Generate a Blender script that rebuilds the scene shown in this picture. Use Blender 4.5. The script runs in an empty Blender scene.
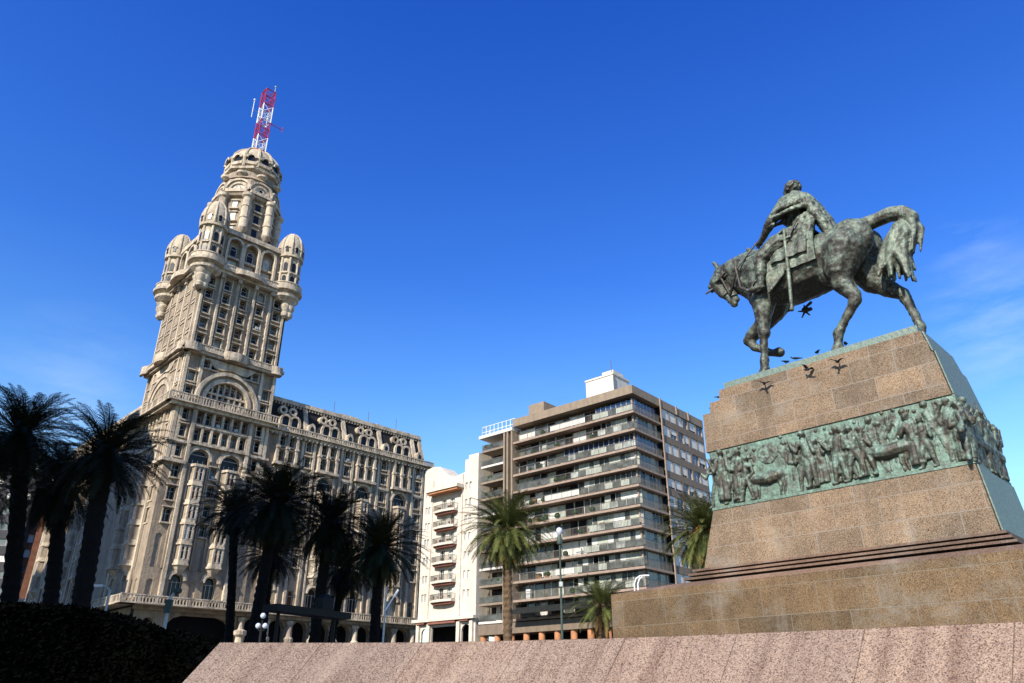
import bpy, bmesh, math, random
from mathutils import Vector, Matrix, Euler
R=math.radians; PI=math.pi
random.seed(7)
sc=bpy.context.scene; COL=sc.collection

# ------------------------------------------------------------------ materials
MATS={}
K=.78
def nt(name):
    m=bpy.data.materials.new(name); m.use_nodes=True; n=m.node_tree; n.nodes.clear(); MATS[name]=m
    out=n.nodes.new('ShaderNodeOutputMaterial'); b=n.nodes.new('ShaderNodeBsdfPrincipled'); n.links.new(b.outputs[0],out.inputs[0])
    return m,n,b
def N(n,t,**k):
    x=n.nodes.new(t)
    for a,v in k.items():
        if a.startswith('i_'): x.inputs[a[2:].replace('_',' ')].default_value=v
        else: setattr(x,a,v)
    return x
def coord(n,scale=(1,1,1),out='Object'):
    t=N(n,'ShaderNodeTexCoord'); m=N(n,'ShaderNodeMapping'); m.inputs['Scale'].default_value=scale; n.links.new(t.outputs[out],m.inputs[0]); return m.outputs[0]
def noise(n,vec,scale,detail=4,rough=.6):
    x=N(n,'ShaderNodeTexNoise'); x.inputs['Scale'].default_value=scale; x.inputs['Detail'].default_value=detail; x.inputs['Roughness'].default_value=rough
    n.links.new(vec,x.inputs['Vector']); return x.outputs['Fac']
def ramp(n,fac,stops):
    r=N(n,'ShaderNodeValToRGB'); e=r.color_ramp.elements
    while len(e)<len(stops): e.new(.5)
    for i,(p,c) in enumerate(stops): e[i].position=p; e[i].color=(*c,1) if len(c)==3 else c
    n.links.new(fac,r.inputs[0]); return r.outputs[0]
def mix(n,fac,a,b,mode='MIX'):
    x=N(n,'ShaderNodeMix',data_type='RGBA',blend_type=mode)
    for s,v in ((x.inputs[0],fac),(x.inputs[6],a),(x.inputs[7],b)):
        if isinstance(v,(int,float)): s.default_value=v
        elif isinstance(v,tuple): s.default_value=(*v,1) if len(v)==3 else v
        else: n.links.new(v,s)
    return x.outputs[2]
def bump(n,b,h,strength=.3,dist=.05):
    x=N(n,'ShaderNodeBump'); x.inputs['Strength'].default_value=strength; x.inputs['Distance'].default_value=dist
    n.links.new(h,x.inputs['Height']); n.links.new(x.outputs[0],b.inputs['Normal'])
def simple(name,col,rough=.7,var=.25,scale=1.5,metal=0,bmp=0):
    col=tuple(c*K for c in col)
    m,n,b=nt(name); v=coord(n); f=noise(n,v,scale)
    c=ramp(n,f,[(.3,tuple(x*(1-var) for x in col)),(.7,tuple(min(1,x*(1+var)) for x in col))])
    n.links.new(c,b.inputs['Base Color']); b.inputs['Roughness'].default_value=rough; b.inputs['Metallic'].default_value=metal; b.inputs['Specular IOR Level'].default_value=.15
    if bmp: bump(n,b,noise(n,v,scale*6),bmp,.05)
    return m
def stone(name,c1,c2,stain,stainamt=.55):
    c1,c2,stain=[tuple(c*K for c in q) for q in (c1,c2,stain)]
    m,n,b=nt(name); v=coord(n); big=noise(n,v,.12,5); fine=noise(n,v,1.6,5,.7)
    vs=coord(n,(1.3,1.3,.1)); st=noise(n,vs,1.0,5,.65)
    c=mix(n,big,c1,c2); c=mix(n,ramp(n,fine,[(.35,(.8,.8,.8)),(.7,(1.1,1.1,1.1))]),c,c)
    mm=N(n,'ShaderNodeMix',data_type='RGBA',blend_type='MULTIPLY'); mm.inputs[0].default_value=1
    n.links.new(c,mm.inputs[6]); n.links.new(ramp(n,fine,[(.3,(.72,.72,.72)),(.65,(1,1,1))]),mm.inputs[7])
    f=ramp(n,st,[(.46,(0,0,0)),(.70,(stainamt,)*3)])
    c=mix(n,f,mm.outputs[2],stain); n.links.new(c,b.inputs['Base Color']); b.inputs['Roughness'].default_value=.85
    if name.startswith(('palace','dome')):
        f2=ramp(n,noise(n,coord(n,(1,1,.6)),.55,6,.7),[(.48,(0,0,0)),(.66,(.55,.55,.55))]); c2_=mix(n,f2,c,tuple(x*1.6 for x in stain)); n.links.new(c2_,b.inputs['Base Color']); bump(n,b,noise(n,v,3.2,4,.7),.75,.16)
    else: bump(n,b,fine,.35,.04)
    return m
stone('palace_stone',(.49,.39,.27),(.365,.28,.19),(.10,.075,.06),.65)
stone('palace_trim',(.80,.675,.50),(.60,.485,.345),(.10,.075,.06),.75)
stone('dome_stone',(.70,.60,.43),(.52,.43,.30),(.16,.12,.08),.55)
stone('white_plaster',(.80,.72,.60),(.74,.65,.53),(.50,.38,.28),.4)
stone('roof_white',(.78,.75,.68),(.72,.68,.6),(.45,.38,.3),.4)
stone('concrete_brown',(.26,.195,.14),(.21,.155,.11),(.10,.08,.06),.5)
stone('slab_concrete',(.42,.31,.23),(.34,.25,.19),(.22,.15,.11),.5)
stone('parapet_concrete',(.34,.26,.18),(.28,.215,.15),(.16,.13,.10),.5)
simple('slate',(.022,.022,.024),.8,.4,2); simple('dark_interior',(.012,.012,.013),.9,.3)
simple('brick_orange',(.17,.075,.045),.85,.3,1); simple('column_terracotta',(.48,.22,.11),.8,.2,1)
simple('window_frame',(.55,.5,.43),.6,.15); simple('frame_brown',(.20,.11,.055),.6,.2)
simple('blind',(.72,.70,.64),.7,.08,.8); simple('curtain',(.42,.44,.37),.8,.2,1.2)
simple('rail_metal',(.16,.15,.13),.5,.2,3,.3); simple('white_metal',(.8,.8,.8),.4,.05)
simple('red_paint',(.42,.035,.06),.45,.2,2); simple('lamp_green',(.06,.085,.07),.5,.2,3); simple('pale_metal',(.45,.48,.46),.45,.15,3)
simple('black_metal_and_shadow',(.012,.012,.012),.6,.2,3); simple('globe',(.55,.58,.66),.25,.05); simple('rust',(.42,.13,.03),.8,.3,2)  # the black also colours the shadow gaps between the pedestal steps
simple('shade_grey_block',(.06,.06,.065),.9,.2,.3); simple('shutter_red',(.26,.11,.08),.7,.2,1)  # block grey set dark to stand for shade on the far-left slab
simple('awning_cloth',(.02,.022,.02),.95,.3,2); simple('pot_plant',(.03,.06,.018),.8,.4,6); simple('bird',(.035,.037,.045),.7,.4,20)
def glassmat(name,c,rough=.08,spec=.5):
    m,n,b=nt(name); v=coord(n); f=noise(n,v,.9,3)
    n.links.new(ramp(n,f,[(.35,tuple(x*.5 for x in c)),(.7,tuple(x*1.6 for x in c))]),b.inputs['Base Color']); b.inputs['Roughness'].default_value=rough
    b.inputs['Specular IOR Level'].default_value=spec; bump(n,b,noise(n,v,.6,2),.05,.1); return m
glassmat('glass',(.014,.015,.017),.12,.22); glassmat('glass_blue',(.03,.045,.085),.05,1.0); glassmat('glass_grey',(.085,.09,.08),.15,.6)
glassmat('glass_warm',(.10,.035,.012),.3,.2); glassmat('glass_pale',(.28,.29,.26),.2,.4)
def granite(name,cols,joint,bw,bh,off=.5,speck=78,streak=0,mort=.012,wet=None):
    """speckled granite laid in blocks; surface coordinate = (x+y, z)"""
    cols=[tuple(c*K for c in (q[0]*.96,q[1]*.98,q[2]*.98)) for q in cols]; joint=tuple(c*K*.72 for c in joint)
    m,n,b=nt(name); t=N(n,'ShaderNodeTexCoord'); s=N(n,'ShaderNodeSeparateXYZ'); n.links.new(t.outputs['Object'],s.inputs[0])
    a=N(n,'ShaderNodeMath',operation='ADD'); n.links.new(s.outputs[0],a.inputs[0]); n.links.new(s.outputs[1],a.inputs[1])
    cb=N(n,'ShaderNodeCombineXYZ'); n.links.new(a.outputs[0],cb.inputs[0]); n.links.new(s.outputs[2],cb.inputs[1])
    br=N(n,'ShaderNodeTexBrick',offset=off); br.inputs['Scale'].default_value=1; br.inputs['Brick Width'].default_value=bw; br.inputs['Row Height'].default_value=bh
    br.inputs['Mortar Size'].default_value=mort; br.inputs['Mortar Smooth'].default_value=.6; br.inputs['Color1'].default_value=(.74,.75,.75,1); br.inputs['Color2'].default_value=(1.12,1.08,1.02,1); br.inputs['Mortar'].default_value=(.9,.9,.9,1)
    n.links.new(cb.outputs[0],br.inputs['Vector'])
    v=t.outputs['Object']; vo=N(n,'ShaderNodeTexVoronoi'); vo.inputs['Scale'].default_value=speck; n.links.new(v,vo.inputs['Vector'])
    bw_=N(n,'ShaderNodeSeparateColor'); n.links.new(vo.outputs['Color'],bw_.inputs[0])
    base=ramp(n,bw_.outputs[0],[(i/(len(cols)-1),c) for i,c in enumerate(cols)])
    big=noise(n,v,.8,5,.65); base=mix(n,1.0,base,ramp(n,big,[(.3,(.62,.58,.55)),(.7,(1.15,1.08,1.0))]),'MULTIPLY')
    base=mix(n,1.0,base,br.outputs['Color'],'MULTIPLY')
    base=mix(n,br.outputs['Fac'],base,joint)
    vs=coord(n,(2.2,2.2,.22)); st=noise(n,vs,1.4,5,.7)
    base=mix(n,ramp(n,st,[(.56,(0,0,0)),(.8,(.3,.3,.3))]),base,(.30,.28,.24))
    st2=noise(n,coord(n,(1.1,1.1,.13)),1.0,5,.7)
    base=mix(n,ramp(n,noise(n,coord(n,(.5,.5,.7)),1.3,6,.7),[(.52,(0,0,0)),(.7,(.5,.5,.5))]),base,(.20,.185,.16))
    base=mix(n,ramp(n,st2,[(.56,(0,0,0)),(.74,(.55,.55,.55))]),base,(.07,.06,.045))
    n.links.new(base,b.inputs['Base Color']); b.inputs['Roughness'].default_value=.75; b.inputs['Specular IOR Level'].default_value=.15
    bump(n,b,vo.outputs['Distance'],.25,.01); return m
granite('granite_brown',[(.05,.035,.025),(.21,.15,.105),(.31,.22,.15),(.40,.325,.25),(.14,.10,.075)],(.36,.31,.26),1.15,.62)
granite('granite_plinth',[(.05,.035,.022),(.135,.09,.052),(.20,.132,.075),(.26,.195,.125),(.095,.07,.045)],(.27,.235,.185),1.5,.72,mort=.009)
granite('granite_step',[(.08,.05,.04),(.20,.13,.10),(.26,.18,.14),(.2,.15,.13)],(.3,.2,.17),2.4,3)
# pink battered wall
def pinkmat():
    m,n,b=nt('granite_pink'); t=N(n,'ShaderNodeTexCoord'); v=t.outputs['UV']
    mp=N(n,'ShaderNodeMapping'); mp.inputs['Scale'].default_value=(1,1,1); n.links.new(v,mp.inputs[0]); v=mp.outputs[0]
    vo=N(n,'ShaderNodeTexVoronoi'); vo.inputs['Scale'].default_value=120; n.links.new(v,vo.inputs['Vector']); s=N(n,'ShaderNodeSeparateColor'); n.links.new(vo.outputs['Color'],s.inputs[0])
    c=ramp(n,s.outputs[0],[(0,(.055,.036,.028)),(.22,(.14,.10,.076)),(.5,(.21,.152,.116)),(.75,(.28,.218,.17)),(1,(.15,.118,.10))])
    ms=N(n,'ShaderNodeMapping'); ms.inputs['Scale'].default_value=(3.6,.16,1); n.links.new(t.outputs['UV'],ms.inputs[0])
    st=noise(n,ms.outputs[0],1.2,5,.65)
    c=mix(n,1.0,c,ramp(n,st,[(.34,(.62,.55,.52)),(.45,(.88,.83,.82)),(.55,(1.02,.99,.97)),(.70,(1.14,1.09,1.02))]),'MULTIPLY')
    br=N(n,'ShaderNodeTexBrick',offset=0); br.inputs['Scale'].default_value=1; br.inputs['Brick Width'].default_value=1.02; br.inputs['Row Height'].default_value=30; br.inputs['Mortar Size'].default_value=.006; br.inputs['Mortar Smooth'].default_value=.5
    n.links.new(t.outputs['UV'],br.inputs['Vector']); br.inputs['Color1'].default_value=(.88,.88,.92,1); br.inputs['Color2'].default_value=(1.07,1.03,1,1); br.inputs['Mortar'].default_value=(.5,.47,.45,1)
    c=mix(n,1.0,c,br.outputs['Color'],'MULTIPLY')
    c=mix(n,ramp(n,noise(n,v,1.1,5,.6),[(.55,(0,0,0)),(.75,(.22,.22,.22))]),c,(.30,.24,.2))
    n.links.new(c,b.inputs['Base Color']); b.inputs['Roughness'].default_value=.7; b.inputs['Specular IOR Level'].default_value=.12; bump(n,b,vo.outputs['Distance'],.3,.006)
pinkmat()
def bronze(name,green,pos=(.42,.62),brown=((.028,.022,.017),(.075,.062,.047)),gcol=((.10,.16,.125),(.22,.33,.26))):
    brown=[tuple(c*K for c in q) for q in brown]; gcol=[tuple(c*K for c in q) for q in gcol]
    m,n,b=nt(name); v=coord(n); f=noise(n,v,3.6,8,.78); g=noise(n,v,11,5,.7); st=noise(n,coord(n,(5,5,.8)),1.5,5,.7)
    br=ramp(n,g,[(.3,brown[0]),(.7,brown[1])]); gr=ramp(n,g,[(.3,gcol[0]),(.7,gcol[1])])
    geo=N(n,'ShaderNodeNewGeometry'); sx=N(n,'ShaderNodeSeparateXYZ'); n.links.new(geo.outputs['Normal'],sx.inputs[0])
    a=N(n,'ShaderNodeMath',operation='MULTIPLY_ADD'); n.links.new(sx.outputs[2],a.inputs[0]); a.inputs[1].default_value=.12; n.links.new(f,a.inputs[2])
    a2=N(n,'ShaderNodeMath',operation='MULTIPLY_ADD'); n.links.new(st,a2.inputs[0]); a2.inputs[1].default_value=.35; n.links.new(a.outputs[0],a2.inputs[2])
    a3=N(n,'ShaderNodeMath',operation='ADD'); n.links.new(a2.outputs[0],a3.inputs[0]); a3.inputs[1].default_value=-.175+green
    c=mix(n,ramp(n,a3.outputs[0],[(pos[0],(0,0,0)),(pos[1],(1,1,1))]),br,gr)
    c=mix(n,ramp(n,noise(n,v,3.1,5,.7),[(.6,(0,0,0)),(.72,(.6,.6,.6))]),c,(.22,.19,.12))
    n.links.new(c,b.inputs['Base Color']); b.inputs['Roughness'].default_value=.55; b.inputs['Metallic'].default_value=.25
    bump(n,b,noise(n,v,9,5,.7),.6,.04)
bronze('bronze',-.02,(.42,.70),((.013,.011,.008),(.055,.044,.032)),gcol=((.09,.125,.092),(.29,.375,.285))); bronze('bronze_green',.015,(.40,.66),((.014,.012,.009),(.06,.05,.036)),gcol=((.12,.16,.115),(.33,.40,.30))); bronze('bronze_dark',-.12)
bronze('frieze_bronze',-.01,(.45,.62),((.022,.02,.015),(.085,.075,.052)),((.09,.15,.115),(.24,.34,.27)))
bronze('frieze_back',.06,(.40,.66),((.04,.045,.035),(.10,.10,.075)),((.09,.16,.12),(.24,.38,.295)))
bronze('green_plate',.22,(.30,.62),((.07,.075,.055),(.12,.125,.10)),((.11,.155,.125),(.19,.25,.21)))
def leafmat(name,c1,c2,tr=.0):
    c1=tuple(c*K for c in c1); c2=tuple(c*K for c in c2)
    m,n,b=nt(name); v=coord(n); f=noise(n,v,1.3,4); n.links.new(ramp(n,f,[(.35,c1),(.68,c2)]),b.inputs['Base Color']); b.inputs['Roughness'].default_value=.75; b.inputs['Specular IOR Level'].default_value=.15
leafmat('palm_leaf',(.04,.058,.015),(.17,.18,.05)); leafmat('palm_leaf_half_shaded',(.009,.013,.005),(.03,.037,.012)); leafmat('palm_leaf_shaded',(.004,.0062,.0025),(.014,.019,.007))  # second and third: same fronds with shade put into the colour
leafmat('palm_dead',(.16,.085,.03),(.34,.19,.06)); leafmat('palm_fruit',(.55,.20,.03),(.75,.36,.06))
leafmat('hedge_leaf_shadow',(.0004,.0005,.0003),(.0014,.0018,.0011)); [q for q in MATS['hedge_leaf_shadow'].node_tree.nodes if q.type=='BSDF_PRINCIPLED'][0].inputs['Specular IOR Level'].default_value=.02  # near-black leaf colour stands in for deep shadow
simple('palm_trunk',(.13,.085,.05),.9,.45,3,0,.8); simple('palm_trunk_shaded',(.005,.0042,.0035),.9,.45,3,0,.8)  # second trunk: same bark, shade put into the colour
simple('asphalt',(.05,.05,.052),.9,.2,3); simple('paving',(.26,.24,.21),.85,.2,1); simple('ground_dirt',(.10,.09,.07),.95,.3,.4); simple('paint_white',(.75,.75,.72),.6,.08)
simple('kerb',(.35,.34,.32),.85,.15)

# ------------------------------------------------------------------ object helpers
def tag(o,label=None,cat=None,group=None,kind=None):
    if label:o['label']=label
    if cat:o['category']=cat
    if group:o['group']=group
    if kind:o['kind']=kind
    return o
def empty(name,loc,rz=0,label=None,cat=None,group=None):
    o=bpy.data.objects.new(name,None); COL.objects.link(o); o.location=loc; o.rotation_euler=(0,0,rz); o.empty_display_size=.5
    return tag(o,label,cat,group)
class MB:
    def __init__(s): s.v=[];s.f=[];s.m=[];s.mats=[];s.F=None
    def mi(s,mat):
        if mat not in s.mats: s.mats.append(mat)
        return s.mats.index(mat)
    def add(s,vs,fs,mat):
        b=len(s.v); i=s.mi(mat); F=s.F
        s.v+= [F(*p) for p in vs] if F else [tuple(p) for p in vs]
        for f in fs: s.f.append([b+k for k in f]); s.m.append(i)
    def box(s,x0,x1,y0,y1,z0,z1,mat):
        s.add([(x0,y0,z0),(x1,y0,z0),(x1,y1,z0),(x0,y1,z0),(x0,y0,z1),(x1,y0,z1),(x1,y1,z1),(x0,y1,z1)],[(0,3,2,1),(4,5,6,7),(0,1,5,4),(1,2,6,5),(2,3,7,6),(3,0,4,7)],mat)
    def prism(s,poly,z0,z1,mat,poly2=None):
        n=len(poly); p2=poly2 or poly
        s.add([(x,y,z0) for x,y in poly]+[(x,y,z1) for x,y in p2],[tuple(range(n))[::-1],tuple(range(n,2*n))]+[(i,(i+1)%n,n+(i+1)%n,n+i) for i in range(n)],mat)
    def sprism(s,poly,d0,d1,mat):   # polygon in (s,z), extruded along d
        n=len(poly)
        s.add([(a,d0,b) for a,b in poly]+[(a,d1,b) for a,b in poly],[tuple(range(n)),tuple(range(n,2*n))[::-1]]+[(i,(i+1)%n,n+(i+1)%n,n+i) for i in range(n)],mat)
    def arc(s,cs,cz,r0,r1,d0,d1,mat,a0=0,a1=180,k=14):
        for i in range(k):
            a=R(a0+(a1-a0)*i/k); b=R(a0+(a1-a0)*(i+1)/k)
            P=[(cs+r0*math.cos(a),cz+r0*math.sin(a)),(cs+r1*math.cos(a),cz+r1*math.sin(a)),(cs+r1*math.cos(b),cz+r1*math.sin(b)),(cs+r0*math.cos(b),cz+r0*math.sin(b))]
            s.sprism(P,d0,d1,mat)
    def lathe(s,cx,cy,prof,mat,k=20,rib=0,ph=0,caps=True):
        vs=[];fs=[]
        for r,z in prof:
            for i in range(k):
                a=2*PI*i/k+ph; rr=r*(1+(rib if i%2 else 0)); vs.append((cx+rr*math.cos(a),cy+rr*math.sin(a),z))
        for j in range(len(prof)-1):
            for i in range(k): fs.append((j*k+i,j*k+(i+1)%k,(j+1)*k+(i+1)%k,(j+1)*k+i))
        if caps: fs.append(tuple(range(k))[::-1]); fs.append(tuple((len(prof)-1)*k+i for i in range(k)))
        s.add(vs,fs,mat)
    def tube(s,p,q,r,mat,r2=None,k=6):
        p=Vector(p);q=Vector(q);r2=r if r2 is None else r2; d=(q-p).normalized(); u=d.orthogonal().normalized(); w=d.cross(u)
        vs=[tuple(p+(u*math.cos(2*PI*i/k)+w*math.sin(2*PI*i/k))*r) for i in range(k)]+[tuple(q+(u*math.cos(2*PI*i/k)+w*math.sin(2*PI*i/k))*r2) for i in range(k)]
        s.add(vs,[(i,(i+1)%k,k+(i+1)%k,k+i) for i in range(k)]+[tuple(range(k))[::-1],tuple(range(k,2*k))],mat)
    def path(s,pts,rs,mat,k=8):
        for i in range(len(pts)-1): s.tube(pts[i],pts[i+1],rs[i],mat,rs[i+1],k)
    def ball(s,c,r,mat,ku=12,kv=8,sq=(1,1,1)):
        vs=[(c[0],c[1],c[2]-r*sq[2])];
        for j in range(1,kv):
            t=-PI/2+PI*j/kv
            for i in range(ku): vs.append((c[0]+r*sq[0]*math.cos(t)*math.cos(2*PI*i/ku),c[1]+r*sq[1]*math.cos(t)*math.sin(2*PI*i/ku),c[2]+r*sq[2]*math.sin(t)))
        vs.append((c[0],c[1],c[2]+r*sq[2])); fs=[]
        for i in range(ku):
            fs.append((0,1+(i+1)%ku,1+i)); e=len(vs)-1; o=1+(kv-2)*ku; fs.append((e,o+i,o+(i+1)%ku))
        for j in range(kv-2):
            for i in range(ku): a=1+j*ku; fs.append((a+i,a+(i+1)%ku,a+ku+(i+1)%ku,a+ku+i))
        s.add(vs,fs,mat)
    def cone2(s,a,ra,b,rb,mat,k=10):   # rounded tapered capsule
        a=Vector(a);b=Vector(b); d=b-a; L=d.length
        if L<1e-5: return s.ball(a,ra,mat)
        d/=L; u=d.orthogonal().normalized(); w=d.cross(u); pr=[]
        for t in (-90,-60,-30): pr.append((ra*math.sin(R(t)),ra*math.cos(R(t))))
        pr.append((0,ra)); pr.append((L,rb))
        for t in (30,60,90): pr.append((L+rb*math.sin(R(t)),rb*math.cos(R(t))))
        vs=[tuple(a+d*pr[0][0])]
        for x,r in pr[1:-1]:
            for i in range(k): vs.append(tuple(a+d*x+(u*math.cos(2*PI*i/k)+w*math.sin(2*PI*i/k))*r))
        vs.append(tuple(a+d*pr[-1][0])); m=len(pr)-2; fs=[]
        for i in range(k): fs.append((0,1+(i+1)%k,1+i)); fs.append((len(vs)-1,1+(m-1)*k+i,1+(m-1)*k+(i+1)%k))
        for j in range(m-1):
            for i in range(k): o=1+j*k; fs.append((o+i,o+(i+1)%k,o+k+(i+1)%k,o+k+i))
        s.add(vs,fs,mat)
    def limb(s,pts,mat):
        for a,b in zip(pts,pts[1:]): s.cone2(a[:3],a[3],b[:3],b[3],mat)
    def build(s,name,parent=None,smooth=False,norm=True,uv=None):
        me=bpy.data.meshes.new(name); me.from_pydata(s.v,[],s.f)
        for k in s.mats: me.materials.append(MATS[k])
        me.polygons.foreach_set('material_index',s.m)
        if norm:
            bm=bmesh.new(); bm.from_mesh(me); bmesh.ops.recalc_face_normals(bm,faces=bm.faces); bm.to_mesh(me); bm.free()
        if smooth:
            me.polygons.foreach_set('use_smooth',[True]*len(me.polygons))
            if smooth!=1: me.set_sharp_from_angle(angle=R(smooth))
        me.update()
        o=bpy.data.objects.new(name,me); COL.objects.link(o)
        if parent: o.parent=parent
        return o
def remesh(o,vox,smooth=3,fac=.5,disp=None):
    m=o.modifiers.new('r','REMESH'); m.mode='VOXEL'; m.voxel_size=vox; m.use_smooth_shade=True
    if smooth: q=o.modifiers.new('s','SMOOTH'); q.factor=fac; q.iterations=smooth
    if disp:
        t=bpy.data.textures.new('dt','CLOUDS'); t.noise_scale=disp[0]; t.noise_depth=3
        q=o.modifiers.new('d','DISPLACE'); q.texture=t; q.strength=disp[1]; q.mid_level=.5; q.texture_coords='LOCAL'
    dg=bpy.context.evaluated_depsgraph_get(); dg.update(); me=bpy.data.meshes.new_from_object(o.evaluated_get(dg))
    mats=list(o.data.materials); o.modifiers.clear(); o.data=me
    if len(me.materials)==0:
        for k in mats: me.materials.append(k)
    me.polygons.foreach_set('use_smooth',[True]*len(me.polygons)); return o
def copy_tree(o,parent=None):
    c=o.copy(); COL.objects.link(c)
    if parent: c.parent=parent
    for ch in list(o.children): copy_tree(ch,c)
    return c
def wallgrid(mb,s0,s1,z0,z1,d,holes,mat,depth=.65,revmat=None):
    """wall face at outward distance d with real openings; holes=(s0,s1,z0,z1,arch)"""
    S=sorted({s0,s1}|{round(h[k],3) for h in holes for k in (0,1)}); Z=sorted({z0,z1}|{round(h[k],3) for h in holes for k in (2,3)})
    S=[a for a in S if s0<=a<=s1]; Z=[a for a in Z if z0<=a<=z1]
    for i in range(len(S)-1):
        # merge vertical runs
        run=None
        for j in range(len(Z)-1):
            cs=(S[i]+S[i+1])/2; cz=(Z[j]+Z[j+1])/2
            inh=any(h[0]<cs<h[1] and h[2]<cz<h[3] for h in holes)
            if not inh:
                run=Z[j] if run is None else run
            if (inh or j==len(Z)-2) and run is not None:
                top=Z[j] if inh else Z[j+1]
                mb.add([(S[i],d,run),(S[i+1],d,run),(S[i+1],d,top),(S[i],d,top)],[(0,1,2,3)],mat); run=None
    rm=revmat or mat
    for h in holes:
        a,b,c,e=h[:4]; arch=len(h)>4 and h[4]; r=(b-a)/2; sp=e-r if arch else e; D=d-depth
        mb.add([(a,d,c),(a,D,c),(a,D,sp),(a,d,sp)],[(0,1,2,3)],rm); mb.add([(b,d,c),(b,D,c),(b,D,sp),(b,d,sp)],[(0,1,2,3)],rm)
        mb.add([(a,d,c),(b,d,c),(b,D,c),(a,D,c)],[(0,1,2,3)],rm)
        if arch:
            k=8; m=(a+b)/2; P=[(m+r*math.cos(PI*t/k),sp+r*math.sin(PI*t/k)) for t in range(k+1)]
            for t in range(k): mb.add([(P[t][0],d,P[t][1]),(P[t+1][0],d,P[t+1][1]),(P[t+1][0],D,P[t+1][1]),(P[t][0],D,P[t][1])],[(0,1,2,3)],rm)
            for t in range(k//2):
                mb.add([(b,d,e),(P[t][0],d,P[t][1]),(P[t+1][0],d,P[t+1][1])],[(0,1,2)],mat)
            for t in range(k//2,k):
                mb.add([(a,d,e),(P[t][0],d,P[t][1]),(P[t+1][0],d,P[t+1][1])],[(0,1,2)],mat)
        else: mb.add([(a,d,e),(b,d,e),(b,D,e),(a,D,e)],[(0,1,2,3)],rm)
def wl(mb,s,z,w,h,d,arch=False,glass='glass',fr='window_frame',mull=1,tr=1):
    """window: glass pane with frame bars, filling an opening centred on s with its foot at z"""
    a,b=s-w/2,s+w/2; r=w/2; sp=z+h-r if arch else z+h; k=8
    P=[(a,z),(b,z)]+([(s+r*math.cos(PI*t/k),sp+r*math.sin(PI*t/k)) for t in range(k+1)] if arch else [(b,z+h),(a,z+h)])
    mb.sprism(P,d-.06,d,glass)
    t=.07; e=d+.05
    mb.box(a,a+t,d+.003,e,z,sp,fr); mb.box(b-t,b,d+.003,e,z,sp,fr); mb.box(a+t,b-t,d+.003,e,z,z+t,fr)
    if arch: mb.arc(s,sp,r-t,r,d+.003,e,fr,k=8)
    else: mb.box(a+t,b-t,d+.003,e,z+h-t,z+h,fr)
    for i in range(mull): x=a+w*(i+1)/(mull+1); mb.box(x-.035,x+.035,d+.003,e-.01,z+t,sp-(0 if arch else t),fr)
    if tr: mb.box(a+t,b-t,d+.004,e-.015,z+h*.66-.03,z+h*.66+.03,fr)

# ------------------------------------------------------------------ camera, world, sun
cam=bpy.data.cameras.new('camera'); co=bpy.data.objects.new('camera',cam); COL.objects.link(co); sc.camera=co
co.location=(0,0,1.7); co.rotation_euler=(R(90+25.48),0,0); cam.lens=26.286; cam.sensor_width=36; cam.clip_end=6000; cam.clip_start=.1
sunv=Vector((-1.22,-2.11,1.68)).normalized(); elev=math.asin(sunv.z); azw=math.atan2(sunv.x,sunv.y)
sl=bpy.data.lights.new('sun','SUN'); so=bpy.data.objects.new('sun',sl); COL.objects.link(so); sl.energy=5.0; sl.angle=R(.5); sl.color=(1,.925,.80)
so.rotation_euler=(-sunv).to_track_quat('-Z','Y').to_euler(); so.location=(-30,-60,90)
w=bpy.data.worlds.new('World'); sc.world=w; w.use_nodes=True; n=w.node_tree; n.nodes.clear()
out=N(n,'ShaderNodeOutputWorld'); bg=N(n,'ShaderNodeBackground'); n.links.new(bg.outputs[0],out.inputs[0]); bg.inputs[1].default_value=.085
sky=N(n,'ShaderNodeTexSky',sky_type='NISHITA'); sky.sun_disc=False; sky.sun_elevation=elev; sky.sun_rotation=azw; sky.air_density=1.0; sky.dust_density=.3; sky.ozone_density=3.0; sky.altitude=200
hs=N(n,'ShaderNodeHueSaturation'); hs.inputs['Saturation'].default_value=1.0; hs.inputs['Value'].default_value=1.0; n.links.new(sky.outputs[0],hs.inputs['Color'])
tg=N(n,'ShaderNodeTexCoord'); sg=N(n,'ShaderNodeSeparateXYZ'); n.links.new(tg.outputs['Generated'],sg.inputs[0])
gr=ramp(n,sg.outputs[2],[(0.0,(.46,.50,.44)),(.22,(.38,.49,.51)),(.36,(.21,.37,.54)),(.5,(.115,.275,.56)),(.82,(.045,.185,.56))])
gm=mix(n,1.0,hs.outputs[0],gr,'MULTIPLY'); gv=N(n,'ShaderNodeVectorMath',operation='SCALE'); n.links.new(gm,gv.inputs[0]); gv.inputs['Scale'].default_value=3.25
# thin cirrus wisps
tc=N(n,'ShaderNodeTexCoord'); mp=N(n,'ShaderNodeMapping'); n.links.new(tc.outputs['Generated'],mp.inputs[0]); mp.inputs['Scale'].default_value=(2.2,1.2,7); mp.inputs['Rotation'].default_value=(0,R(-38),R(20))
cn=noise(n,mp.outputs[0],2.4,7,.62)
def blob(d,r0,r1):
    v=N(n,'ShaderNodeVectorMath',operation='DISTANCE'); n.links.new(tc.outputs['Generated'],v.inputs[0]); v.inputs[1].default_value=d
    m=N(n,'ShaderNodeMapRange'); m.inputs[1].default_value=r0; m.inputs[2].default_value=r1; m.inputs[3].default_value=0; m.inputs[4].default_value=1; n.links.new(v.outputs['Value'],m.inputs[0]); return m.outputs[0]
BLOBS=[((.553,.745,.372),.11,.02,.6),((.52,.72,.455),.06,.02,.3),((-.51,.80,.31),.12,.02,.28),((.06,.93,.2),.25,.03,.12)]
tot=None
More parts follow.
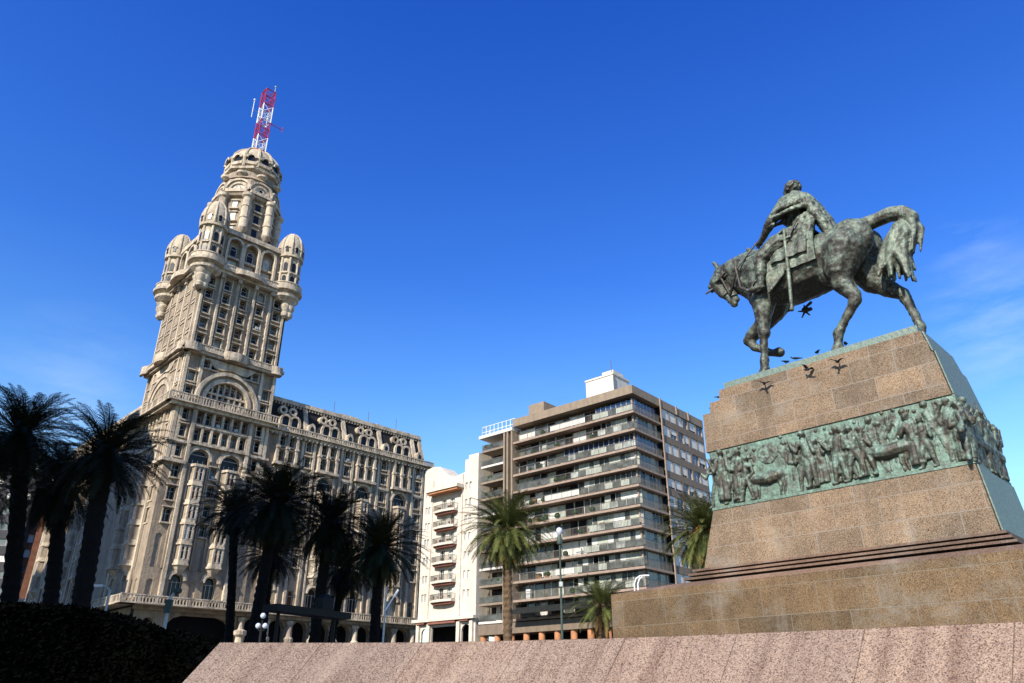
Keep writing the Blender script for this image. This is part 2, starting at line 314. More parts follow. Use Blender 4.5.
for d,r0,r1,a in BLOBS:
    q=N(n,'ShaderNodeMath',operation='MULTIPLY'); n.links.new(blob(d,r0,r1),q.inputs[0]); q.inputs[1].default_value=a
    if tot is None: tot=q.outputs[0]
    else:
        s_=N(n,'ShaderNodeMath',operation='MAXIMUM'); n.links.new(tot,s_.inputs[0]); n.links.new(q.outputs[0],s_.inputs[1]); tot=s_.outputs[0]
q=N(n,'ShaderNodeMath',operation='MULTIPLY'); n.links.new(tot,q.inputs[0]); n.links.new(ramp(n,cn,[(.40,(0,0,0)),(.72,(1,1,1))]),q.inputs[1])
skyc=mix(n,q.outputs[0],gv.outputs[0],(4.6,5.9,7.0)); n.links.new(skyc,bg.inputs[0])
sc.view_settings.view_transform='Standard'; sc.view_settings.look='None'; sc.view_settings.exposure=.8; sc.view_settings.gamma=1

# ------------------------------------------------------------------ ground
def sheet(name,pts,z,mat):
    m=MB(); m.add([(x,y,z) for x,y in pts],[tuple(range(len(pts)))],mat); return tag(m.build(name),kind='structure')
sheet('ground',[(-2500,-2500),(2500,-2500),(2500,2500),(-2500,2500)],0,'ground_dirt')
sheet('paving',[(-40,-10),(40,-30),(60,60),(0,100),(-50,70)],.004,'paving')
UX=Vector((math.sin(R(45.5)),math.cos(R(45.5)),0)); VX=Vector((-UX.y,UX.x,0)); PO=Vector((-47.536,99.198,0))
def pp(u,v): q=PO+UX*u+VX*v; return (q.x,q.y)
sheet('road',[pp(-60,-16),pp(47,-16),pp(47,-5),pp(-60,-5)],.008,'asphalt')
m=MB()
for i in range(24):
    a=[pp(-56+i*4.2,-10.6),pp(-54+i*4.2,-10.6),pp(-54+i*4.2,-10.4),pp(-56+i*4.2,-10.4)]; m.add([(x,y,.012) for x,y in a],[(0,1,2,3)],'paint_white')
tag(m.build('road_marking'),kind='structure')
m=MB(); P=[pp(-60,-5),pp(47,-5),pp(47,0),pp(-60,0)]; m.prism(P,0,.13,'kerb'); tag(m.build('pavement'),kind='structure')

# ------------------------------------------------------------------ PALACE
pal=empty('palace',PO,R(44.5),'ornate beige stone palace with tall domed tower, turrets and mansard wing','palace')
Ff=lambda s,d,z:(s,-d,z)
def Fl(o): return lambda s,d,z:(-d,o-s,z)
def Fr(s,d,z): return (14.4+d,s,z)
WIN=[]  # (area, frame, args)
ORI=[]
def win(F,s,z,w,h,d,arch=False,weight=1.0,glass=None,fr='window_frame',mull=1,tr=1):
    if glass is None: glass=random.choices(['glass','glass_warm','glass_pale','glass_grey'],[8,2,1,1])[0]
    WIN.append((w*h*weight,F,(s,z,w,h,d,arch,glass,fr,mull,tr)))
wall=MB(); trim=MB(); base=MB()
def hole(F,H,s,z,w,h,d,arch=False,weight=1.,sill=True,depth=.6,**k):
    H.append((s-w/2,s+w/2,z,z+h,arch)); win(F,s,z,w,h,d-depth+.08,arch,weight,**k)
    trim.F=F
    if sill: trim.box(s-w/2-.2,s+w/2+.2,d+.003,d+.34,z-.24,z-.03,'palace_trim')
    if sill and not arch:
        trim.box(s-w/2-.26,s+w/2+.26,d+.003,d+.42,z+h+.12,z+h+.28,'palace_trim')
        trim.box(s-w/2-.16,s-w/2-.01,d+.003,d+.2,z-.02,z+h+.12,'palace_trim'); trim.box(s+w/2+.01,s+w/2+.16,d+.003,d+.2,z-.02,z+h+.12,'palace_trim')
        if random.random()<.07: trim.box(s-.25,s+.25,d-.1,d+.4,z+.02,z+.42,'pale_metal')
def balustrade(F,s0,s1,d0,d1,z0,z1,mat='palace_trim'):
    balc=MB(); balc.F=F; balc.box(s0,s1,d0,d1,z0,z0+.22,mat); balc.box(s0,s1,d1-.3,d1-.02,z1-.15,z1,mat)
    k=max(1,int((s1-s0)/.42))
    for i in range(k+1):
        s=s0+.1+(s1-s0-.2)*i/k; wd=.2 if i%5==0 else .075; balc.box(s-wd,s+wd,d1-.27,d1-.06,z0+.22,z1-.15,mat)
    balc.build('balustrade',pal)
def oriel(F,s,z0,z1,d,wt=1.,w=2.3,pr=1.05):
    m=MB(); m.F=F; h=w/2; q=h*.55
    poly=[(s-h,d),(s-q,d+pr),(s+q,d+pr),(s+h,d)]
    def sc_(k,e=0): return [(s+(a-s)*k,d+(b-d)*k if b>d else d) for a,b in poly]
    m.prism(sc_(.25),z0-1.3,z0-.6,'palace_trim',sc_(.7)); m.prism(sc_(.72),z0-.6,z0,'palace_trim',sc_(1.02))
    m.prism(sc_(.9),z0,z1,'palace_stone')
    k=int(round((z1-z0)/2.75)); st=(z1-z0)/k
    for i in range(k):
        z=z0+i*st; m.prism(sc_(1.12),z-.12,z+.14,'palace_trim'); m.prism(sc_(1.0),z+.14,z+.62,'palace_trim')
        for x in (-q,0,q): m.box(s+x*.95-.1,s+x*.95+.1,d+.2,d+pr*.9+.14,z+.62,z+st-.12,'palace_trim')
        for x in (-h,h): m.box(s+x*.93-.1,s+x*.93+.1,d,d+.2,z+.62,z+st-.12,'palace_trim')
    m.prism(sc_(1.14),z1-.12,z1+.25,'palace_trim')
    for i in range(k):
        z=z0+i*st
        for x in (-q/2,q/2): win(F,s+x*.9,z+.66,q*.72,st-.95,d+pr*.9+.07,False,wt,mull=0,glass=random.choice(['glass','glass','glass_warm','glass_pale','glass_warm']))
    ORI.append(m.build('oriel',pal))
def archring(F,s,z,r,d,wt):
    trim.F=F; trim.arc(s,z,r+.02,r+.28,d+.003,d+.42,'palace_trim'); trim.arc(s,z,r+.28,r+.62,d+.003,d+.22,'palace_trim')

def tower_low(F,wt):
    H=[]; W=14.4; wall.F=F; trim.F=F
    for s in (4.6,9.2): hole(F,H,s,13.5,1.7,3.0,0,True,wt,mull=2); archring(F,s,13.5+3-.85,.87,0,wt)
    for s in (1.3,6.9,11.7,13.3):
        H.append((s-.42,s+.42,13.4,15.6,True)); wall.box(s-.42,s+.42,-.4,-.18,13.4,15.6,'palace_stone')
    H.append((.9,1.75,17.0,21.4,True)); wall.box(.9,1.75,-.4,-.16,17,21.4,'palace_stone')
    H.append((6.5,7.35,17.0,20.4,True)); wall.box(6.5,7.35,-.4,-.16,17,20.4,'palace_stone')
    for z in (22.9,25.9,29.0):
        hole(F,H,1.75,z,1.15,1.8,0,False,wt)
        hole(F,H,12.3,z,1.15,1.8,0,False,wt)
    for z in (21.6,24.3,27.0,29.6): hole(F,H,6.95,z,.95,1.55,0,False,wt,mull=0)
    for s in (4.65,9.25):
        oriel(F,s,17.6,30.9,0,wt); H.append((s-1.45,s+1.45,31.3,33.4,True)); win(F,s,31.3,2.9,2.1,-.3,True,wt,mull=3)
        archring(F,s,31.95,1.47,0,wt)
    for z in (31.9,34.8,37.3):
        for s in (1.5,12.9): hole(F,H,s,z,1.0,1.7,0,False,wt,mull=0)
    for z in (34.6,37.1):
        for s in (3.65,4.95,6.4,7.7,9.15,10.5): hole(F,H,s,z,.9,1.75,0,False,wt,mull=0)
    wallgrid(wall,0,W,13.2,39.6,0,H,'palace_stone')
    for s in (0,.62,13.2,13.85): trim.box(s-.003,s+.5,.003,.24,31.4,39.4,'palace_trim')
    for s in (2.75,11.35): trim.box(s-.25,s+.25,.003,.55,13.3,39.4,'palace_trim')
    for s in (2.35,6.05,7.65,11.85): trim.box(s-.11,s+.11,.003,.3,17,34,'palace_stone')
    for s in (3.0,4.3,5.65,7.05,8.4,9.8,11.05): trim.box(s-.16,s+.16,.003,.42,34.2,39.4,'palace_trim')
    trim.box(-.6,2.7,.003,.75,30.9,31.35,'palace_trim'); trim.box(11.6,15,.003,.75,30.9,31.35,'palace_trim')
    trim.box(-.45,2.6,.003,.5,33.85,34.2,'palace_trim'); trim.box(11.7,14.85,.003,.5,33.85,34.2,'palace_trim')
    trim.box(2.7,11.6,.003,.62,33.95,34.3,'palace_trim'); trim.box(2.9,11.2,.003,.5,36.65,36.85,'palace_trim')
    balustrade(F,-1.5,W+.8,-.2,1.5,39.4,40.7); trim.box(-1.0,W+.4,.003,1.0,38.95,39.395,'palace_trim')
    # stage with big arch
    H=[]
    for z in (40.9,43.2):
        hole(F,H,1.4,z,.95,1.5,-.2,False,wt,mull=0); hole(F,H,12.95,z,.95,1.5,-.2,False,wt,mull=0)
    for s in (3.3,4.5,9.8,11.0): hole(F,H,s,45.75,.9,1.15,-.2,False,wt,mull=0)
    H.append((3.9,10.3,40.7,44.2,True)); 
    for i in range(7):
        s=4.45+i*.9; top=41.0+math.sqrt(max(0,9.6-(s-7.1)**2))
        if i in(0,6): win(F,s,40.8,.62,min(1.25,top-41),-.75,False,wt,mull=0)
        else: win(F,s,40.8,.68,1.4,-.75,False,wt,mull=0); win(F,s,42.45,.68,min(1.3,top-42.6),-.75,abs(i-3)<2,wt,mull=0)
    wall.sprism([(7.1+3.19*math.cos(PI*t/12),41+3.19*math.sin(PI*t/12)) for t in range(13)]+[(3.91,40.7),(10.29,40.7)],-1.1,-.9,'palace_trim')
    for i in range(8):
        s=4.0+i*.9; top=41+math.sqrt(max(0.1,9.9-(s-7.1)**2)); trim.box(s-.13,s+.13,-.9,-.35,40.7,top,'palace_trim')
    trim.box(3.95,10.25,-.9,-.3,42.1,42.4,'palace_trim')
    wallgrid(wall,0,W,40.0,47.6,-.2,H,'palace_stone',depth=.7)
    trim.arc(7.1,41,3.22,3.8,-.19,.25,'palace_trim',k=22); trim.arc(7.1,41,3.8,4.25,-.19,.05,'palace_stone',k=22); trim.arc(7.1,41,4.25,4.8,-.19,.5,'palace_trim',k=22)
    for s in (.1,2.3,11.8,13.8): trim.box(s,s+.45,-.197,.2,40.6,47.5,'palace_trim')
    trim.sprism([(3.2,47.3),(11.0,47.3),(9.6,46.0),(8.5,45.95),(7.1,46.3),(5.7,45.95),(4.6,46.0)],-.19,.25,'palace_trim')
    # cornice 2 with bulging balconies
    trim.box(-.7,W+.5,-.19,.7,47.5,47.9,'palace_trim'); trim.box(-.95,W+.75,-.19,.95,47.9,48.3,'palace_trim')
    for s,r in ((7.1,2.0),(.5,1.3),(13.9,1.0)):
        P=[(s+r*math.cos(PI*t/10),.7+r*.55*math.sin(PI*t/10)) for t in range(11)]
        P2=[(s+r*.8*math.cos(PI*t/10),1.0+r*.35*math.sin(PI*t/10)) for t in range(11)]
        trim.prism(P2,47.45,47.9,'palace_trim',P); trim.prism(P,47.9,48.75,'palace_trim')
    balustrade(F,-.7,W+.5,.3,.9,48.3,48.95)
def tower_up(F,wt):
    H=[]; W=14.4; wall.F=F; trim.F=F; C=(1.6,4.3,7.1,9.9,12.8)
    for z in (49.3,51.85,54.4,56.95):
        for s in C: hole(F,H,s,z,1.05,1.5,-.3,False,wt,mull=0)
    for s in C: hole(F,H,s,59.3,1.1,1.7,-.3,True,wt,mull=0)
    wallgrid(wall,.3,W-.3,48.3,62.2,-.3,H,'palace_stone')
    for s in (.32,2.95,5.7,8.5,11.35,14.08-.35): trim.box(s-.02,s+.33,-.297,.15,48.9,61.6,'palace_trim')
    for s in C: trim.box(s-.72,s-.6,-.297,-.12,48.9,61.3,'palace_trim'); trim.box(s+.6,s+.72,-.297,-.12,48.9,61.3,'palace_trim')
    for s in (.32,2.95,5.7,8.5,11.35,13.73): trim.box(s-.12,s+.43,.153,.6,60.9,61.6,'palace_trim')
    trim.box(-.3,W+.3,-.29,.75,61.6,62.1,'palace_trim'); trim.box(-.7,W+.7,-.29,1.15,62.1,62.55,'palace_trim')
    P=[(7.1+2.6*math.cos(PI*t/10),.9+1.0*math.sin(PI*t/10)) for t in range(11)]; trim.prism(P,62.0,62.9,'palace_trim')
    balustrade(F,.8,W-.8,.4,1.1,62.55,63.2)
    # arcade stage
    H=[]; C=(4.3,7.15,10.05)
    for s in C:
        H.append((s-1.05,s+1.05,63.3,68.7,True)); wall.box(s-1.1,s+1.1,-1.25,-1.0,63.2,68.7,'palace_stone')
        win(F,s,63.7,1.5,1.25,-.85,False,wt,mull=1,glass='glass_pale'); win(F,s,65.8,1.1,1.9,-.85,True,wt,mull=0,glass=random.choice(['glass_pale','glass']))
        trim.arc(s,67.65,1.07,1.42,-.297,.05,'palace_trim'); trim.box(s-1.1,s+1.1,-.97,-.35,65.2,65.55,'palace_trim')
        for k in (-1.25,1.25): trim.box(s+k-.17,s+k+.17,-.297,.04,63.2,67.65,'palace_trim')
    wallgrid(wall,.5,W-.5,62.5,69.6,-.3,H,'palace_stone',depth=.7)
    trim.box(1.2,W-1.2,-.29,.3,69.2,69.7,'palace_trim'); trim.box(1.5,W-1.5,-.29,.05,69.7,70.2,'palace_trim')
def flat(d): return d if d<=0 or d>1.0 else (.35*d if d<.5 else .175+(d-.5)*1.65)
F0=Ff; FL=lambda s,d,z:(-flat(d),14.4-s,z)
tower_low(F0,1.0); tower_low(FL,.75); tower_up(F0,.7); tower_up(FL,.5)
wall.F=None; wall.box(.1,14.3,.95,13.4,13,62.4,'palace_stone'); wall.box(.3,14.35,.2,14.3,40.,48.2,'palace_stone') if False else None
wall.F=Fr; wall.add([(0,0,13),(14.4,0,13),(14.4,0,62.3),(0,0,62.3)],[(0,1,2,3)],'palace_stone'); wall.F=None
wall.box(1.4,13.9,1.3,14.0,62.3,69.9,'palace_stone'); wall.box(13.85,14.1,.5,13.9,62.3,69.6,'palace_stone')
def wing(F,off,length,wt,bays,ribs,endcol=None):
    H=[]; wall.F=F; trim.F=F; d=-.25
    for c in bays:
        hole(F,H,c,13.5,1.7,3.0,d,True,wt,mull=2); archring(F,c,15.65,.87,d,wt)
        oriel(F,c,18.0,30.7,d,wt); H.append((c-1.4,c+1.4,31.1,33.2,True)); win(F,c,31.1,2.8,2.1,d-.3,True,wt,mull=3); archring(F,c,31.8,1.42,d,wt)
        for z in (34.5,36.9):
            for s in (c-.78,c+.78): hole(F,H,s,z,.95,1.6,d,False,wt,mull=0)
        for s in (c-1.6,c,c+1.6):
            trim.box(s-.2,s+.2,d+.003,d+.75,34.1,38.9,'palace_trim'); trim.box(s-.3,s+.3,d+.003,d+.9,36.3,36.65,'palace_trim')
        trim.box(c-2,c+2,d+.003,d+.95,33.7,34.1,'palace_trim')
        for s in (c-1.55,c+1.55): trim.box(s-.12,s+.12,d+.003,d+.3,13.3,33.6,'palace_trim')
    for c in ribs:
        for z in (19.2,22.,25.9,28.6,31.3,34.3,36.8): hole(F,H,c+.35,z,.85,1.55,d,False,wt*.9,mull=0)
        H.append((c-.1,c+.75,13.5,15.9,True)); win(F,c+.325,13.5,.85,2.4,d-.3,True,wt,mull=0)
        for s in (c-.75,c+1.35): trim.box(s-.2,s+.2,d+.003,d+.38,13.3,38.9,'palace_trim')
        trim.box(c-.9,c+1.5,d+.003,d+.5,33.2,33.6,'palace_trim')
    s0,s1=off,off+length
    wallgrid(wall,s0,s1,13.2,39.3,d,H,'palace_stone')
    trim.box(s0,s1+.5,d+.003,d+.55,38.6,38.95,'palace_trim')
    for i in range(int(length/.7)): trim.box(s0+.3+i*.7,s0+.55+i*.7,d+.003,d+.9,38.3,38.6,'palace_trim')
    balustrade(F,s0,s1+.9,d-.1,d+1.1,38.95,39.9)
    # mansard
    y0=-.5;y1=-2.3
    roof.F=F; roof.add([(s0,y0,39.2),(s1,y0,39.2),(s1-.6,y1,44.4),(s0,y1,44.4)],[(0,1,2,3)],'slate')
    cap.F=F; cap.box(s0,s1-.3,y1-.6,y1+.55,44.5,44.95,'palace_trim'); cap.box(s0,s1-.5,y1-.6,y1+.3,44.95,45.25,'palace_trim')
    for i in range(int(length/.55)): cap.box(s0+.2+i*.55,s0+.42+i*.55,y1+.1,y1+.45,44.1,44.5,'palace_trim')
    for c in ribs+[s1-.45]:
        cap.add([(c-.5,y0+.25,39.2),(c+.35,y0+.25,39.2),(c+.3,y1+.3,44.5),(c-.4,y1+.3,44.5),(c-.5,y0-.4,39.2),(c+.35,y0-.4,39.2),(c+.3,y1-.4,44.5),(c-.4,y1-.4,44.5)],[(0,1,2,3),(4,5,6,7),(0,3,7,4),(1,2,6,5),(0,1,5,4),(3,2,6,7)],'palace_trim')
        if c<s1-1:
            m=MB(); m.F=F; m.sprism([(c-.1,39.3),(c+1.1,39.3),(c+1.1,40.9),(c+.9,41.35),(c+.5,41.6),(c+.1,41.35),(c-.1,40.9)],y0-1.2,y0+.5,'palace_trim'); m.sprism([(c+.2,39.7),(c+.8,39.7),(c+.8,40.8),(c+.5,41.1),(c+.2,40.8)],y0+.5,y0+.53,'glass'); m.build('dormer',pal)
    for c in bays:
        m=MB(); m.F=F; yo=y0+.75
        m.sprism([(c-1.75,39.3),(c+1.75,39.3),(c+1.75,41.0),(c+1.45,41.6),(c+.8,42.05),(c-.8,42.05),(c-1.45,41.6),(c-1.75,41.0)],y0-1.6,yo-.35,'slate')
        for k in (-1.6,0,1.6): m.box(c+k-.2,c+k+.2,yo-.348,yo,39.3,41.0,'palace_trim')
        m.box(c-1.8,c+1.8,yo-.348,yo+.05,39.3,39.65,'palace_trim')
        for k in (-.8,.8):
            m.arc(c+k,41.0,.62,.95,yo-.348,yo+.02,'palace_trim',k=8); m.arc(c+k*1.05,42.95,.36,.72,y1+.1,y1+1.35,'palace_trim',0,360,16)
            m.sprism([(c+k*1.05+.37*math.cos(t*PI/5),42.95+.37*math.sin(t*PI/5)) for t in range(10)],y1+.8,y1+.9,'glass')
            m.box(c+k-.5,c+k+.5,yo-.3,yo-.27,39.8,41.2,'glass')
        m.build('dormer',pal)
roof=MB(); cap=MB()
bays=[17.7,25.0,32.25,39.6]; ribs=[21.2,28.4,35.7,43.0]
wing(F0,14.4,30.8,.8,bays,ribs)
FW=Fl(55); wing(FW,0,40.6,.3,[6.5,13.8,21.1,28.4],[2.9,10.2,17.5,24.8,32.1])
roof.F=None; roof.box(14.5,44.4,2.6,16,39,44.9,'slate'); roof.box(2.6,16,14.5,54.5,39,44.9,'slate')
wall.F=None; wall.box(14.5,44.9,.9,16,13,39.2,'palace_stone'); wall.box(1,16,14.5,55,13,39.2,'palace_stone')
wall.box(44.95,45.2,.25,16,0,39.25,'palace_stone')
# sloped right end of mansard
roof.add([(45.2,.5,39.2),(45.2,16,39.2),(44.6,16,44.4),(44.6,2.3,44.4)],[(0,1,2,3)],'slate')
# roof clutter
cap.F=None
for x,wd,h in ((24,.5,.5),(28.5,3.6,.7),(31,.5,.4),(36,.6,.7),(19,.4,.6)): cap.box(x,x+wd,3.2,4.6,45.2,45.2+h,'palace_trim')
for x in (27,34,40): m=MB(); m.tube((x,3,45.25),(x,3,47.6),.05,'rail_metal'); m.build('aerial',pal)
# ground arcade
base.F=F0; H=[]
arches=[16.0,19.65,23.3,26.95,30.6,34.3,37.9,41.55]
for c in arches: H.append((c-1.3,c+1.3,.1,11.65,True))
H.append((4.2,13.0,.1,11.5,False)); H.append((1.2,2.6,.1,10.9,True))
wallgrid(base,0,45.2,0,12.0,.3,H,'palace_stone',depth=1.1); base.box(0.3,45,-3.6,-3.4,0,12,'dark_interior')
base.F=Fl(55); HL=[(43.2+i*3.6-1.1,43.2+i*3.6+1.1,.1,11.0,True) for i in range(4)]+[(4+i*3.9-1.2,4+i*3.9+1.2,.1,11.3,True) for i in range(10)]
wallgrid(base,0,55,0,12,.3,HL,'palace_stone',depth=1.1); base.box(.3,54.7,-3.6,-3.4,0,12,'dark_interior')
base.F=F0
for c in arches+[45.2]:
    s=c-1.82; base.box(s-.34,s+.34,.3,.85,0,8.4,'palace_trim'); 
    p=[(.36,8.4),(.62,8.7),(.66,9.2),(.42,9.5),(.38,11.0),(.55,11.3),(.55,11.6)]; base.F=None; base.lathe(s,-.75,p,'palace_trim',12); base.F=F0
base.box(-.3,45.6,.3,1.0,11.75,12.25,'palace_stone')
base.sprism([(4.2,11.5),(4.2,10.2),(5.0,11.0),(6.2,11.4),(11,11.4),(12.2,11),(13,10.2),(13,11.5)],-.6,.28,'palace_stone')
ob=[(13.6,-1.9)]
for sx,dy in ob:
    base.F=None; base.lathe(sx,dy,[(.7,0),(.7,7),(.9,7.3),(.9,8.0),(.55,8.3),(.5,9.0),(.85,9.3),(.85,9.8),(.35,10),(.25,10.6),(.1,11)],'palace_trim',12); base.F=F0
balustrade(F0,-2.6,15.0,.3,2.5,12.25,13.35); balustrade(F0,15.2,45.9,.3,1.7,12.25,13.35); balustrade(Fl(14.4),0,16.4,.3,2.4,12.25,13.35); balustrade(Fl(55),0,40,.3,1.5,12.25,13.35)
# corner turrets
TC=[(.45,.45),(13.95,.45),(.45,13.95),(13.95,13.95)]
for (x,y) in TC:
    m=MB(); m.lathe(x,y,[(1.75,62.9),(1.75,68.7),(2.2,68.8),(2.2,69.2),(2.0,69.3),(2.1,70.3),(2.02,71.4),(1.75,72.5),(1.3,73.4),(.75,74.0),(.3,74.3),(.03,74.4)],'dome_stone',16)
    for i in range(8):
        a=i*PI/4+PI/8; cx,cy=x+1.78*math.cos(a),y+1.78*math.sin(a)
        m.tube((cx,cy,63.4),(cx,cy,68.7),.22,'palace_trim',k=8)
        pr=[(2.06,69.3),(2.14,70.3),(2.06,71.4),(1.78,72.5),(1.3,73.4),(.6,74.1)]
        m.path([(x+r*math.cos(a),y+r*math.sin(a),z) for r,z in pr],[.14,.14,.14,.13,.11,.08],'palace_trim',6)
    for ii in range(8):
        a=ii*PI/4; c,s_=math.cos(a),math.sin(a)
        def FT(s,d,z,x=x,y=y,c=c,s_=s_): return (x+c*(1.66+d)-s_*s, y+s_*(1.66+d)+c*s, z)
        m.F=FT; m.box(-.55,.55,.0,.32,65.6,65.85,'palace_trim'); m.box(-.5,.5,0,.45,63.3,63.8,'palace_trim')
        for z,h,w_ in ((64.0,1.3,.62),(66.1,1.7,.62)):
            m.sprism([(-w_/2,z),(w_/2,z),(w_/2,z+h-.3),(0,z+h),(-w_/2,z+h-.3)],.08,.12,'glass')
        m.sprism([(-.22,69.7),(.22,69.7),(.22,70.5),(0,70.8),(-.22,70.5)],.25,.46,'glass'); m.arc(0,70.45,.24,.44,.2,.55,'palace_trim',k=6)
        m.F=None
    # balcony and corbels
    m.lathe(x,y,[(1.6,60.6),(2.3,61.2),(2.35,61.6),(2.0,61.8),(2.0,62.0),(2.75,62.3),(2.8,62.7),(2.5,62.8),(2.5,63.5),(2.6,63.55),(2.6,63.7),(1.7,63.7)],'palace_trim',20)
    dx=-1 if x<7 else 1; dy=-1 if y<7 else 1
    for (ex,ey) in ((dx*.7,dy*.05),(dx*.05,dy*.7),(dx*.75,dy*.75)):
        m.lathe(x+ex,y+ey,[(.15,57.7),(.62,58.1),(.7,58.6),(.55,58.8),(.6,59.0),(.85,59.5),(.85,60.0),(.7,60.2),(1.0,60.8),(1.0,61.3)],'palace_trim',12)
    m.build('turret',pal,smooth=35)
# octagonal crown
cx,cy=7.65,7.1; m=MB(); o8=PI/8-0
def octv(r): return [(cx+r*math.cos(o8+i*PI/4),cy+r*math.sin(o8+i*PI/4)) for i in range(8)]
ph=o8
m.lathe(cx,cy,[(6.4,69.6),(6.4,70.4),(5.3,70.8),(5.15,78.9),(5.7,79.1),(5.9,79.5),(5.4,79.7),(5.2,80.0),(5.1,82.4),(4.75,83.6)],'palace_stone',8,ph=ph)
m.lathe(cx,cy,[(5.05,83.2),(4.55,83.9),(4.5,85.0)],'palace_stone',16)
m.lathe(cx,cy,[(4.5,85.0),(5.15,85.3),(5.25,85.7),(4.7,86.0),(4.5,86.1)],'palace_trim',8,ph=ph)
for i in range(8):
    a=o8+i*PI/4; x,y=cx+5.45*math.cos(a),cy+5.45*math.sin(a)
    m.lathe(x,y,[(.3,71.6),(.75,72.2),(.85,72.5),(.72,72.8),(.75,74.3),(.86,74.4),(.86,74.7),(.75,74.8),(.75,76.6),(.86,76.7),(.86,77),(.74,77.1),(.72,78.5),(1.0,78.8),(1.05,79.3),(.8,79.4)],'palace_trim',12)
    a=i*PI/4; c,s_=math.cos(a),math.sin(a)
    def FT(s,d,z,c=c,s_=s_): return (cx+c*(4.75+d)-s_*s, cy+s_*(4.75+d)+c*s, z)
    m.F=FT
    for z,h in ((71.6,1.5),(74.3,1.5),(76.8,1.3)):
        m.box(-.45,.45,.05,.16,z,z+h,'glass'); m.box(-.75,.75,.0,.5,z-.35,z-.1,'palace_trim'); m.box(-.7,.7,.0,.35,z+h+.05,z+h+.25,'palace_trim')
    m.arc(0,80.5,1.2,1.5,-.3,.35,'palace_trim',k=14); m.arc(0,80.5,1.5,1.95,-.3,.12,'palace_trim',k=14); m.arc(0,80.5,1.95,2.3,-.6,.4,'palace_trim',k=14)
    m.sprism([(1.2*math.cos(PI*t/12),80.5+1.2*math.sin(PI*t/12)) for t in range(13)],-.2,.1,'white_plaster')
    m.sprism([(.34*math.cos(PI*t/5),80.95+.34*math.sin(PI*t/5)) for t in range(10)],.1,.16,'glass'); m.arc(0,80.95,.35,.5,.1,.22,'palace_trim',0,360,12)
    m.box(-1.9,1.9,-.2,.85,79.7,80.3,'palace_trim')
    P=[(.95*math.cos(PI*t/8),-.4+1.0*math.sin(PI*t/8)) for t in range(9)]; m.prism([(a_*.5,b_*.5-.2) for a_,b_ in P],83.7,84.1,'palace_trim',P); m.prism(P,84.1,84.45,'palace_trim')
    m.box(-.3,.3,-.5,-.22,84.45,85.0,'glass')
    m.F=None
m.build('drum',pal,smooth=30)
m=MB(); prof=[(4.5,86.0),(4.55,87.6),(4.45,88.5),(4.15,89.4),(3.7,90.2),(3.1,90.9),(2.55,91.35),(2.3,91.6),(2.0,91.7)]
m.lathe(cx,cy,prof,'dome_stone',24)
for i in range(12):
    a=i*PI/6+PI/12; m.path([(cx+(r+.03)*math.cos(a),cy+(r+.03)*math.sin(a),z) for r,z in prof],[.3]*4+[.25,.22,.2,.18,.15],'dome_stone',6)
    a=i*PI/6; c,s_=math.cos(a),math.sin(a)
    def FT(s,d,z,c=c,s_=s_): return (cx+c*(4.5+d)-s_*s, cy+s_*(4.5+d)+c*s, z)
    m.F=FT; m.arc(0,87.6,.55,.95,-.4,.5,'palace_trim',k=10); m.sprism([(.56*math.cos(PI*t/8),87.6+.56*math.sin(PI*t/8)) for t in range(9)]+[(-.5,87.0),(.5,87.0)],.05,.16,'glass'); m.box(-1.0,1.0,-.2,.3,86.3,86.9,'palace_trim'); m.F=None
m.lathe(cx,cy,[(2.3,91.6),(2.3,91.85),(1.8,92.2),(1.5,92.25)],'rust',16)
m.build('dome',pal,smooth=35)
# lattice mast
mast=empty('mast',(0,0,0)); mast.parent=pal
for k in range(4):
    m=MB(); mat='white_metal' if k%2==0 else 'red_paint'; h=.92; z0=92.2+k*3.72
    mx,my=cx+.15,cy-.1
    Cn=[(mx-h,my-h),(mx+h,my-h),(mx+h,my+h),(mx-h,my+h)]
    for j in range(2):
        a=z0+j*1.86; b=a+1.86
        for i in range(4):
            p,q=Cn[i],Cn[(i+1)%4]; m.tube((*p,a),(*p,b),.10,mat); m.tube((*p,a),(*q,a),.07,mat); m.tube((*p,a),(*q,b),.06,mat); m.tube((*q,a),(*p,b),.045,mat)
    m.build('lattice_segment',mast)
m=MB(); z=92.2+4*3.72
for i in range(4): p,q=Cn[i],Cn[(i+1)%4]; m.tube((*p,z),(*q,z),.11,'red_paint')
m.tube((cx+.9,cy-.9,z),(cx+.9,cy-.9,z+1.5),.06,'pale_metal'); m.ball((cx+.9,cy-.9,z+1.5),.2,'pale_metal')
m.tube((cx-.9,cy-.9,100.5),(cx-3.0,cy-.9,100.8),.05,'pale_metal'); m.tube((cx-2.6,cy-.9,98.8),(cx-2.6,cy-.9,102.8),.07,'white_metal'); m.ball((cx-2.6,cy-.9,103),.22,'white_metal')
m.tube((cx+.9,cy-.9,99.6),(cx+3.6,cy-1.1,99.4),.08,'red_paint'); m.tube((cx+3.5,cy-1.1,98.8),(cx+3.5,cy-1.1,100),.06,'red_paint')
m.build('aerials',mast)
wall.F=None
wall.build('wall',pal); trim.build('ornament',pal); base.build('arcade',pal)
roof.build('mansard_roof',pal); cap.build('roof_cornice',pal)
WIN.sort(key=lambda w_:-w_[0])
for a,F,args in WIN[:98]:
    m=MB(); m.F=F; s,z,w_,h,d,arch,g,fr,mu,tr=args; wl(m,s,z,w_,h,d,arch,g,fr,mu,tr); m.build('window',pal)
m=MB()
for a,F,args in WIN[98:]:
    m.F=F; s,z,w_,h,d,arch,g,fr,mu,tr=args; wl(m,s,z,w_,h,d,arch,g,fr,mu,tr)
tag(m.build('window',pal),kind='stuff')

